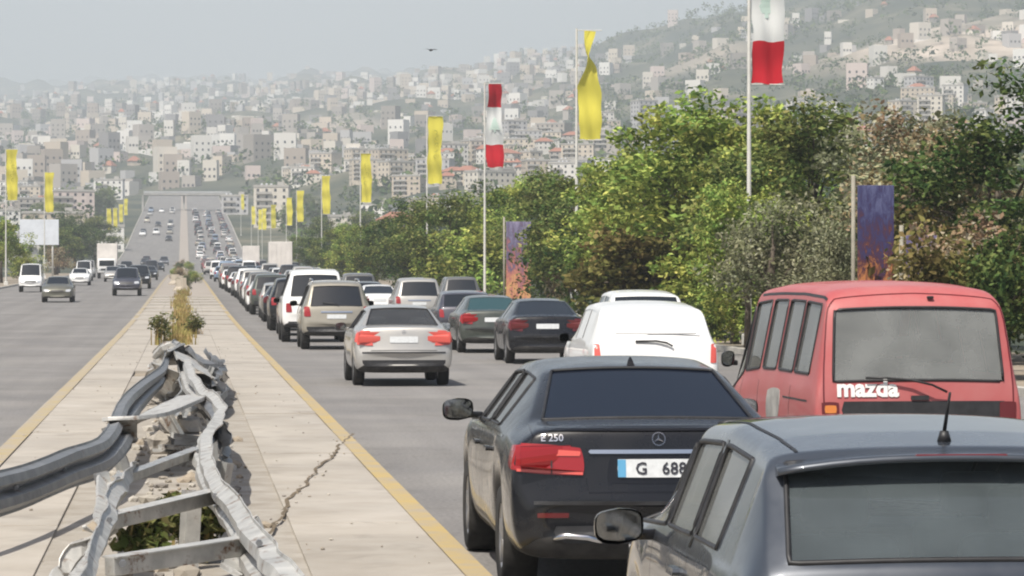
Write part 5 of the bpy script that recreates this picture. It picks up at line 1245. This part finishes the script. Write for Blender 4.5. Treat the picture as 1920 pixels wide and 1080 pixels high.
bm = bmesh.new(); v = [bm.verts.new((x, y_, z)) for y_ in (0, 2.0) for x, z in ((-.3, 0), (.3, 0), (.3, .12), (.1, .35), (.08, .85), (-.08, .85), (-.1, .35), (-.3, .12))]
bm.faces.new(v[:8][::-1]); bm.faces.new(v[8:])
for k in range(8): bm.faces.new((v[k], v[(k + 1) % 8], v[8 + (k + 1) % 8], v[8 + k]))
bar_me = bm_mesh('barrier', bm); M_bar = mat('cream_barrier', (.46, .40, .32), .9, var=.15, scale=1)
Y = 228
for i in range(26):
    tag(link('concrete_barrier', bar_me, M_bar, loc=(random.uniform(-.5, .4), Y, float(roadz(Y)) + MEDZ), rot=(0, 0, random.uniform(-.3, .3))), 'cream concrete barrier block in the row along the far median', 'barrier', 'barrier blocks on the far median'); Y += random.uniform(7, 16)
for i in range(22):
    Y = random.uniform(240, 640); k_ = random.choice(['dry_bush', 'green_bush', 'dark_bush']); tree(k_, 'median_bush', 'small %s bush growing on the far median, %s' % ({'dry_bush': 'dry brown', 'green_bush': 'bright green', 'dark_bush': 'dark green'}[k_], 'nearer end' if Y < 370 else ('middle' if Y < 500 else 'far end')), random.uniform(-1.2, 1.0), Y, random.uniform(.7, 1.5), 1.1, 'bushes on the far median', 'bush')
# ------------------------------------------------------------------ traffic
car(KIND_HATCH, 'hatchback', 'charcoal hatchback with a roof antenna, nearest car at the lower right', 'car', None, 2.80, 11.75, 'hatch', R(-.6))
car(KIND_SALOON, 'saloon_car', 'large black saloon with red tail lights just ahead of the nearest hatchback', 'car', None, 2.93, 20.9, 'black', R(-.4))
car(KIND_VAN, 'van', 'faded red van with white lettering and a wiper on its tailgate', 'van', None, 5.55, 25.4, 'red', R(.9))
car(KIND_PANEL, 'panel_van', 'white panel van between the black saloon and the red van', 'van', None, 6.33, 45.5, 'white')
car(KIND_MPV, 'hatchback', 'white car whose roof shows above the white panel van', 'car', None, 9.3, 68, 'white')
car(KIND_SEDAN, 'saloon_car', 'silver saloon with pale red tail lights alone in the left lane', 'car', None, 3.86, 60, 'silver', R(.3))
car(KIND_SUV, 'suv', 'champagne SUV right behind the silver saloon in the left lane', 'car', None, 3.92, 88, 'champagne')
car(KIND_BIG, 'suv', 'tall white SUV half hidden by the champagne SUV', 'car', None, 3.72, 97, 'white')
car(KIND_SEDAN_Q, 'saloon_car', 'black saloon left of the white panel van', 'car', None, 7.9, 74, 'black', R(-.5))
car(KIND_SEDAN_T, 'saloon_car', 'dark green saloon with teal rear window left of the black saloon', 'car', None, 7.65, 84, 'darkgreen')
car(KIND_HATCH_Q, 'hatchback', 'dark navy hatchback ahead of the teal windowed saloon', 'car', None, 8.05, 97, 'navy')
car(KIND_SUV_Q, 'suv', 'silver SUV ahead of the navy hatchback in the middle lane', 'car', None, 8.4, 122, 'silver')
car(KIND_SUV_Q, 'suv', 'dark SUV on the right shoulder in front of the trees', 'car', None, 12.2, 150, 'grey')
LN = 3.85; kinds = [KIND_SEDAN_Q, KIND_HATCH_Q, KIND_SUV_Q]; Y = 106.5
seq = [('maroon', 0), ('black', 2), ('grey', 1), ('black', 0), ('silver', 1), ('darkgreen', 2), ('white', 0), ('grey', 2), ('white', 1), ('black', 0), ('silver', 2), ('navy', 1), ('white', 2), ('grey', 0), ('beige', 1), ('white', 0), ('black', 2), ('silver', 0), ('white', 1), ('grey', 2)]
NTH = ['first', 'second', 'third', 'fourth', 'fifth', 'sixth', 'seventh', 'eighth', 'ninth', 'tenth', 'eleventh', 'twelfth', 'thirteenth', 'fourteenth', 'fifteenth', 'sixteenth', 'seventeenth', 'eighteenth', 'nineteenth', 'twentieth']
for i, (c_, k_) in enumerate(seq):
    car(kinds[k_], ['saloon_car', 'hatchback', 'suv'][k_], '%s %s, %s car beyond the tall white SUV in the left lane queue' % (PW[c_], ['saloon', 'hatchback', 'SUV'][k_], NTH[i]), 'car', 'queue in the left lane', LN + random.uniform(-.25, .15), Y, c_, z=float(roadz(Y + 2)))
    Y += random.uniform(7.2, 9.5)
Y = 134
for i, (c_, k_) in enumerate([('white', 0), ('black', 1), ('grey', 2), ('white', 1), ('silver', 0), ('navy', 2), ('white', 2), ('black', 0), ('beige', 1), ('white', 0), ('silver', 2), ('grey', 1), ('white', 0), ('black', 2), ('white', 1)]):
    car(kinds[k_], ['saloon_car', 'hatchback', 'suv'][k_], '%s %s, %s car beyond the silver SUV in the middle lane queue' % (PW[c_], ['saloon', 'hatchback', 'SUV'][k_], NTH[i]), 'car', 'queue in the middle lane', 8.0 + random.uniform(-.4, .3), Y, c_, z=float(roadz(Y + 2)))
    Y += random.uniform(8, 13)
# box truck in the queue
def truck(name, lab, X, Y, cabcol, oncoming=False):
    e = empty(name, (X, Y, float(roadz(Y))), R(180) if oncoming else 0); tag(e, lab, 'truck')
    M_boxw = mat('truck_box_white', (.70, .66, .62), .6, var=.1, scale=1)
    bm = bmesh.new(); add_box(bm, (0, 1.9, 2.45), (2.15, 3.8, 2.6), bevel=.04)
    for k in range(5): add_box(bm, (-.86 + .43 * k, -.01, 2.45), (.05, .04, 2.4))
    link('cargo_box', bm_mesh('cargo_box', bm), M_boxw, parent=e)
    bm = bmesh.new(); add_box(bm, (0, 4.75, 1.35), (1.95, 1.5, 1.55), bevel=.14); link('cab', bm_mesh('cab', bm, True), P[cabcol], parent=e)
    link('windshield', box_mesh('w', (0, 5.48, 1.62), (1.6, .06, .62), bevel=.02), M_opaque, parent=e)
    link('grille', box_mesh('g', (0, 5.50, .95), (1.4, .05, .22), bevel=.02), M_black, parent=e)
    link('chassis', box_mesh('c', (0, 2.7, .85), (.9, 5.2, .25)), M_under, parent=e)
    link('rear_bumper', box_mesh('b', (0, 0.05, .62), (2.0, .1, .16), bevel=.02), M_black, parent=e)
    for sx in (-1, 1):
        link('tail_light', box_mesh('t', (sx * .85, -.02, .86), (.2, .06, .12), bevel=.01), M_lens, parent=e); link('headlight', box_mesh('h', (sx * .74, 5.5, .95), (.26, .06, .2), bevel=.02), M_headlamp, parent=e)
        for yy in (1.0, 4.6):
            ty, rm = TRW; w_ = link('wheel', rm, M_rim, parent=e, loc=(sx * .88, yy, .42)); link('tyre', ty, M_tyre, parent=w_)
TRW = wheel_meshes(.42, .26)
truck('box_truck', 'white box truck standing out of the queue left of the verge trees', 8.95, 318, 'white')
truck('box_truck', 'pale box truck farther up the queue, narrower looking', 8.6, 440, 'white')
truck('box_truck', 'white box truck coming towards the camera on the left carriageway', -8.2, 372, 'white', True)
ON = [(KIND_VAN_Q, 'van', 'white van at the left edge coming towards the camera', -10.5, 236, 'white', 'van'), (KIND_SEDAN_Q, 'saloon_car', 'olive grey saloon nearest on the oncoming carriageway', -6.9, 188, 'olive', 'car'),
      (KIND_SEDAN_Q, 'saloon_car', 'white saloon between the olive saloon and the dark SUV, oncoming', -8.6, 284, 'white', 'car'), (KIND_SUV_Q, 'suv', 'dark SUV on the oncoming carriageway near the median', -3.6, 216, 'navy', 'car'),
      (KIND_SUV_Q, 'suv', 'black SUV behind the dark SUV on the oncoming carriageway', -3.4, 258, 'black', 'car'), (KIND_HATCH_Q, 'hatchback', 'silver hatchback farther back on the oncoming carriageway', -6.6, 320, 'silver', 'car'), (KIND_SEDAN_Q, 'saloon_car', 'black saloon farthest of the distinct oncoming cars', -3.5, 345, 'black', 'car'), (KIND_VAN_Q, 'van', 'white van below the oncoming box truck', -9.6, 330, 'white', 'van')]
for K_, nm, lab, X, Y, c_, ct in ON: car(K_, nm, lab, ct, 'oncoming traffic', X, Y + 4.4, c_, R(180), z=float(roadz(Y + 2)))
FM = [far_mesh(build_kind(K_S2, (1.0, 3.73), .315, 0, {}, sedan_spec(True), .2)), far_mesh(build_kind(K_HATCH, (.75, 3.3), .30, 0, {}, hatch_q(), .19)), far_mesh(build_kind(K_SUV, (.85, 3.55), .36, 0, {}, suv_spec(True), .23)), far_mesh(build_kind(K_VAN, (.85, 3.25), .30, 0, {}, van_q(), .18))]
pc = ['white', 'white', 'white', 'silver', 'silver', 'grey', 'black', 'black', 'navy', 'maroon', 'beige', 'blue', 'champagne']
def far_car(X, Y, rz, place, grp):
    k_ = random.choice([0, 0, 1, 1, 2, 2, 3]); c_ = random.choice(pc); me_ = FM[k_]; z = float(roadz(Y)); dz = float(roadz(Y + 4) - roadz(Y)) / 4
    o = bpy.data.objects.new(['saloon_car', 'hatchback', 'suv', 'van'][k_], me_); COL.objects.link(o); o.material_slots[0].link = 'OBJECT'; o.material_slots[0].material = P[c_]
    o.location = (X, Y, z); o.rotation_euler = (math.atan(dz) * (1 if rz == 0 else -1), 0, rz); tag(o, 'tiny %s %s %s' % (PW[c_], ['saloon', 'hatchback', 'SUV', 'van'][k_], place), 'van' if k_ == 3 else 'car', grp)
for X in (3.9, 7.4, 10.9):
    Y = 285 + random.uniform(0, 8)
    while Y < 1130:
        if not (X == 7.4 and (310 < Y < 330 or 430 < Y < 450)): far_car(X + random.uniform(-.5, .5), Y, 0, 'in the distant queue on the far right carriageway', 'distant queue on the right carriageway')
        Y += random.uniform(9, 17) if Y < 620 else random.uniform(13, 34)
for i in range(26):
    Y = random.uniform(390, 700) if i < 9 else random.uniform(850, 1140); far_car(random.choice((-3.8, -7.3, -10.8)), Y, R(180), 'on the distant left carriageway', 'distant oncoming traffic')

# ------------------------------------------------------------------ overpass
zd = float(roadz(1160)) + 5.0; e = empty('overpass', (0, 1160, float(roadz(1160)))); tag(e, 'concrete overpass crossing the far road at the top of the slope', 'bridge'); h0 = zd - float(roadz(1160))
M_br = mat('bridge_concrete', (.36, .35, .33), .9, var=.15, scale=.3); M_br2 = mat('bridge_parapet', (.40, .41, .41), .8, var=.1, scale=.2)
link('deck', box_mesh('deck', (1, 0, h0 + .35), (29, 9, .7), bevel=.1), M_br, parent=e); link('parapet', box_mesh('par', (1, -4.4, h0 + 1.05), (29, .25, .7), bevel=.05), M_br2, parent=e); link('parapet', box_mesh('par', (1, 4.4, h0 + 1.05), (29, .25, .7), bevel=.05), M_br2, parent=e)
for x in (-13.8, 0, 15.8): link('pier', box_mesh('pier', (x, 0, h0 / 2 - .5), (.7, 6, h0 + 1), bevel=.1), M_br, parent=e)

# ------------------------------------------------------------------ the town on the hills
WALLC = [(.66, .61, .53), (.78, .76, .72), (.54, .46, .37), (.62, .52, .48), (.42, .38, .34), (.72, .69, .64), (.48, .47, .47), (.62, .54, .44)]
WNAME = ['cream', 'white', 'tan', 'pinkish', 'drab', 'off white', 'grey', 'sand coloured']
M_wall = [mat('wall_' + w_.replace(' ', '_'), c_, .9, var=.10, scale=.35) for c_, w_ in zip(WALLC, WNAME)]
M_win = mat('dark_window', (.03, .035, .045), .2); M_slab = mat('slab_concrete', (.42, .40, .37), .9, var=.1); M_tile = mat('red_roof_tiles', (.34, .15, .10), .9, var=.2, scale=1.5); M_tank = mat('water_tank', (.45, .46, .48), .6)
class Tm: pass
TEM = []
win_me = box_mesh('window', (0, 0, 0), (1.15, .12, 1.35), bevel=.02); win_me2 = box_mesh('window', (0, 0, 0), (.12, 1.15, 1.35), bevel=.02)
for (w, d_, fl, roof, balc) in [(14, 11, 3, 'flat', 1), (18, 12, 4, 'flat', 1), (11, 10, 2, 'hip', 0), (12, 12, 3, 'hip', 1), (22, 13, 5, 'flat', 1), (10, 9, 2, 'flat', 0), (16, 12, 6, 'flat', 1), (26, 12, 3, 'flat', 0)]:
    t = Tm(); t.w, t.d, t.fl, t.roof = w, d_, fl, roof; H_ = fl * 3.1; t.h = H_
    bm = bmesh.new(); add_box(bm, (0, 0, H_ / 2 - 3), (w, d_, H_ + 6)); t.wall = bm_mesh('wall', bm)
    bm = bmesh.new()
    if roof == 'flat':
        add_box(bm, (0, 0, H_ + .12), (w + .5, d_ + .5, .24))
        for sx, sy, lx, ly in ((0, -d_ / 2, w + .5, .2), (0, d_ / 2, w + .5, .2), (-w / 2, 0, .2, d_ - .2), (w / 2, 0, .2, d_ - .2)): add_box(bm, (sx, sy, H_ + .64), (lx, ly, .8))
    else:
        e_ = .6; v = [bm.verts.new(q_) for q_ in [(-w / 2 - e_, -d_ / 2 - e_, H_), (w / 2 + e_, -d_ / 2 - e_, H_), (w / 2 + e_, d_ / 2 + e_, H_), (-w / 2 - e_, d_ / 2 + e_, H_), (-w * .2, 0, H_ + 2.8), (w * .2, 0, H_ + 2.8)]]
        for f in ((0, 1, 5, 4), (1, 2, 5), (2, 3, 4, 5), (3, 0, 4), (3, 2, 1, 0)): bm.faces.new([v[i] for i in f])
    t.roofm = bm_mesh('roof', bm)
    bm = bmesh.new()
    if roof == 'flat':
        bm.free(); t.tank = [('water_tank', tube_mesh('tank', [(-w * .3 + 2.2 * k, d_ * .15, H_ + .2), (-w * .3 + 2.2 * k, d_ * .15, H_ + 1.9)], .6, 8)) for k in range(1 + fl // 3)] + [('stair_hut', box_mesh('hut', (w * .25, d_ * .1, H_ + 1.4), (3, 3, 2.5)))]
    else: bm.free(); t.tank = None
    t.balc = []
    if balc:
        for f in range(1, fl):
            bm = bmesh.new(); bw = w * .46; add_box(bm, (-w * .2, -d_ / 2 - .65, f * 3.1), (bw, 1.3, .18)); add_box(bm, (-w * .2, -d_ / 2 - 1.26, f * 3.1 + .55), (bw, .08, .9)); t.balc.append(bm_mesh('balcony', bm))
    t.win = []; nw = max(2, int(w / 3.4))
    for f in range(fl):
        for k in range(nw): t.win.append((0, (-w / 2 + w * (k + .5) / nw, -d_ / 2 - .02, f * 3.1 + 1.7)))
        for k in range(max(2, int(d_ / 4))): t.win.append((1, (-w / 2 - .02, -d_ / 2 + d_ * (k + .5) / max(2, int(d_ / 4)), f * 3.1 + 1.7)))
    bm = bmesh.new()
    for s_, q_ in t.win: add_box(bm, q_, (1.15, .12, 1.35) if s_ == 0 else (.12, 1.15, 1.35))
    t.winj = bm_mesh('windows', bm)
    TEM.append(t)
def house(ti, ci, X, Y, rz, label, fine, group='houses of the hillside town', z=None, sc=1.0):
    t = TEM[ti]; e = empty('house' if t.fl < 4 else 'apartment_block', (X, Y, gz(X, Y) if z is None else z), rz); e.scale = (sc, sc, sc); tag(e, label, 'house' if t.fl < 4 else 'building', group)
    link('wall', t.wall, M_wall[ci], parent=e); r_ = link('roof', t.roofm, M_tile if t.roof == 'hip' else M_slab, parent=e)
    for nm_, tm_ in (t.tank or []): link(nm_, tm_, M_tank if nm_ == 'water_tank' else M_slab, parent=r_)
    for b_ in t.balc: link('balcony', b_, M_slab, parent=e)
    if fine:
        for s_, q_ in t.win: link('window', win_me if s_ == 0 else win_me2, M_win, parent=e, loc=q_)
    else: tag(link('windows', t.winj, M_win, parent=e), kind='stuff')
    return e
placed_xy = []
def free(X, Y, r_):
    for (a, b_, c_) in placed_xy:
        if (a - X) ** 2 + (b_ - Y) ** 2 < (r_ + c_) ** 2: return False
    return True
def spot(px, Y): p = at(px, 400, Y); return p.x
named = [(3, 3, 745, 700, .15, 'pinkish house with red roof behind the verge trees between two flags'), (6, 0, 510, 980, -.1, 'cream apartment block above the far right carriageway'), (4, 3, 130, 1020, .2, 'pink apartment block up the slope on the left'), (7, 1, 165, 800, .1, 'long white low building left of the far road'),
         (0, 5, 60, 640, .2, 'off white house behind the second left yellow flag'), (1, 1, 205, 1330, -.1, 'white apartment block left of the overpass'), (5, 0, 640, 900, .1, 'small cream house behind the fourth yellow flag'), (0, 6, 440, 1120, 0, 'grey house right of the overpass'), (7, 2, 100, 900, .1, 'long tan building on the left slope')]
for ti, ci, px, Y, rz, lab in named:
    X = spot(px, Y); house(ti, ci, X, Y, rz, lab, True, group=None, sc=.62); placed_xy.append((X, Y, TEM[ti].w * .6))
cand = []
tries = 0
def town_density(px, Y, X):
    nz = .5 + .5 * math.sin(X * .013 + 2.1 * math.sin(Y * .004)) * math.cos(Y * .0061 + X * .004)
    dn = .12 + .88 * nz ** 1.6
    if px > 1100: dn *= .13 if Y > 1500 else .3
    if px > 1130 and Y > 2700: dn *= .1
    if 480 < px < 720 and 2000 < Y < 2700: dn *= .15
    if px < 1000 and Y > 3800: dn *= .5
    return dn
rr = random.Random(77); N_ALL = 8200
while len(cand) < N_ALL and tries < 120000:
    tries += 1; Y = 650 + 5400 * rr.random() ** .85; px = rr.uniform(-120, 2050); X = (px - 345) / F * Y
    if Y < 1480 and abs(X) < 46: continue
    if Y < 1250 and 380 < px < 780 and rr.random() < .6: continue
    if Y < 900 and px > 760: continue
    if rr.random() > town_density(px, Y, X): continue
    cand.append((Y, X, px, rr.random(), rr.random(), rr.uniform(-.7, .7)))
cand.sort(); things = []; rest = []
cells = {}
for c in cand:
    Y, X = c[0], c[1]; key = (int(X // 9), int(Y // 9))
    if any((key[0] + i, key[1] + j) in cells for i in (-1, 0, 1) for j in (-1, 0, 1)) and c[4] < .85: continue
    if not all((a - X) ** 2 + (b_ - Y) ** 2 > 26 ** 2 for a, b_, _ in placed_xy[:9]): continue
    cells[key] = 1; (things if len(things) < 280 else rest).append(c)
for i, (Y, X, px, a, b_, rz) in enumerate(things):
    ti = int(a * 8); ci = int(b_ * 8); t = TEM[ti]
    kind_ = 'red roofed house' if t.roof == 'hip' else ('block' if t.fl >= 4 else ('long building' if t.w > 20 else 'house'))
    where = 'left of the road' if px < 345 else ('above the verge trees' if px > 800 else 'right of the road')
    turn = 'turned left' if rz < -.25 else ('turned right' if rz > .25 else 'facing the road'); near_ = 'low' if Y < 1150 else ('midway up' if Y < 1400 else 'high')
    house(ti, ci, X, Y, rz, '%s %s storey %s, %s, %s %s' % (WNAME[ci], ['one', 'two', 'three', 'four', 'five', 'six'][t.fl - 1], kind_, turn, near_, where), i < 90, sc=.46 + .22 * abs(rz))
# the rest of the town: one mass of houses too far to tell apart
bx = np.array([(-1, -1, 0), (1, -1, 0), (1, 1, 0), (-1, 1, 0), (-1, -1, 1), (1, -1, 1), (1, 1, 1), (-1, 1, 1)], float); bf = np.array([(0, 1, 5, 4), (1, 2, 6, 5), (2, 3, 7, 6), (3, 0, 4, 7), (4, 5, 6, 7)])
V, Q, MI = [], [], []; o_ = 0
rX = np.array([c[1] for c in rest]); rY = np.array([c[0] for c in rest]); rZ = ground(rX, rY)
for (Y, X, px, a, b_, rz), z in zip(rest, rZ):
    w, d_, h = 2.0 + 3.0 * a ** 2, 2.4 + 2 * b_, 2.9 + 3.0 * int(3.2 * b_ * a + .45); ca, sa = math.cos(rz), math.sin(rz)
    def put(pts): return np.stack([pts[:, 0] * ca - pts[:, 1] * sa + X, pts[:, 0] * sa + pts[:, 1] * ca + Y, pts[:, 2] + z], 1)
    V.append(put(bx * np.array([w, d_, h + 4]) - np.array([0, 0, 4]))); Q.append(bf + o_); MI += [0] * 5; o_ += 8
    if a < .10: V.append(put(bx * np.array([w + .4, d_ + .4, 1]) * np.where(bx[:, 2:3] > .5, np.array([.25, .12, 1]), 1) * np.array([1, 1, 2.4]) + np.array([0, 0, h]))); Q.append(bf + o_); MI += [1] * 5; o_ += 8
    if Y < 4200:
        for f in range(int(h / 3.1)):
            for k in range(3):
                cx, cz = -w + 2 * w * (k + .5) / 3, f * 3.1 + 1.6; V.append(put(np.array([(cx - .45, -d_ - .06, cz - .55), (cx + .45, -d_ - .06, cz - .55), (cx + .45, -d_ - .06, cz + .55), (cx - .45, -d_ - .06, cz + .55)]))); Q.append(np.array([[0, 1, 2, 3]]) + o_); MI.append(2); o_ += 4
me = mesh_np('town', np.concatenate(V), np.concatenate(Q)); me.polygons.foreach_set('material_index', np.array(MI, 'i4'))
for m_ in (island_mat('town_walls', WALLC + [(.30, .27, .24), (.38, .32, .27), (.26, .25, .25)]), M_tile, M_win): me.materials.append(m_)
tag(link('far_town', me), 'mass of pale houses spread over the hazy hills', kind='stuff')
# white dome on the hill crest
X, Y = spot(835, 3900), 3900; e = empty('domed_building', (X, Y, gz(X, Y))); e.scale = (.6, .6, .6); tag(e, 'pale domed building on the hazy crest left of the second red and white flag', 'building')
link('base', box_mesh('base', (0, 0, 6), (44, 30, 20), bevel=.5), M_wall[1], parent=e)
link('dome', mesh_py('dome', *(lambda n_, m_: ([(20 * math.cos(i / m_ * 1.571) * math.cos(2 * math.pi * k / n_), 20 * math.cos(i / m_ * 1.571) * math.sin(2 * math.pi * k / n_), 16 + 13 * math.sin(i / m_ * 1.571)) for i in range(m_ + 1) for k in range(n_)], [(i * n_ + k, i * n_ + (k + 1) % n_, (i + 1) * n_ + (k + 1) % n_, (i + 1) * n_ + k) for i in range(m_) for k in range(n_)]))(24, 8), True), mat('dome_white', (.80, .80, .78), .6), parent=e)
# woods and scrub on the hills
rng = np.random.default_rng(5); NT = 21000
Yt = 520 + 4600 * rng.random(NT) ** .8; pxt = rng.uniform(-150, 2080, NT); Xt = (pxt - 345) / F * Yt
ok = ~((Yt < 1500) & (np.abs(Xt) < 26)); gp = .5 + .5 * np.sin(Xt * .021 + 1.7 * np.sin(Yt * .006)) * np.cos(Yt * .008 + 1)
bt = np.clip(1.3 - ((Xt - c1.x) / 100) ** 2 - ((Yt - c1.y) / 210) ** 2, 0, 1); ok &= (bt < .35) | (rng.random(NT) < .22); ok &= rng.random(NT) < np.where(pxt > 1080, .95, .35 + .6 * gp); Yt, Xt = Yt[ok], Xt[ok]; Zt = ground(Xt, Yt); nt_ = len(Yt); LQ = 16
hgt = rng.uniform(2.5, 7.5, nt_); rad = hgt * rng.uniform(.35, .62, nt_)
cc = rng.normal(size=(nt_, LQ, 3)); cc /= np.linalg.norm(cc, axis=2, keepdims=True); cc *= rng.uniform(.55, 1.05, (nt_, LQ, 1))
C = cc * np.stack([rad, rad, hgt * .5], 1)[:, None, :] + np.stack([Xt, Yt, Zt + hgt * .48], 1)[:, None, :]
sz = np.repeat(rad * .36, LQ)[:, None]; Cf = C.reshape(-1, 3)
Vv, Qq = leaf_quads(Cf, 1.0, rng); Vv = (Vv.reshape(-1, 4, 3) - Cf[:, None, :]) * sz[:, :, None] + Cf[:, None, :]
tag(link('hillside_woods', mesh_np('woods', Vv.reshape(-1, 3), Qq), G_dark), 'scattered dark trees and scrub covering the hills', kind='stuff')

# ------------------------------------------------------------------ haze
zmax = max(float(Zg.max()), 420) + 60; xm0, xm1 = float(Xg.min()) - 50, float(Xg.max()) + 50
hz = bpy.data.materials.new('haze_air'); hz.use_nodes = True; hn = hz.node_tree.nodes; hn.remove(hn['Principled BSDF'])
pv = hn.new('ShaderNodeVolumePrincipled'); pv.inputs['Color'].default_value = (.84, .91, .98, 1); pv.inputs['Density'].default_value = HAZE_DENSITY; pv.inputs['Anisotropy'].default_value = 0.0
hz.node_tree.links.new(pv.outputs[0], hn['Material Output'].inputs['Volume'])
zmin = float(Zg.min()) - 1.2
tag(link('haze', box_mesh('haze', ((xm0 + xm1) / 2, 4790, (zmax + zmin) / 2), (xm1 - xm0, 9800, zmax - zmin)), hz), 'pale haze hanging over the road and the hills', kind='stuff')
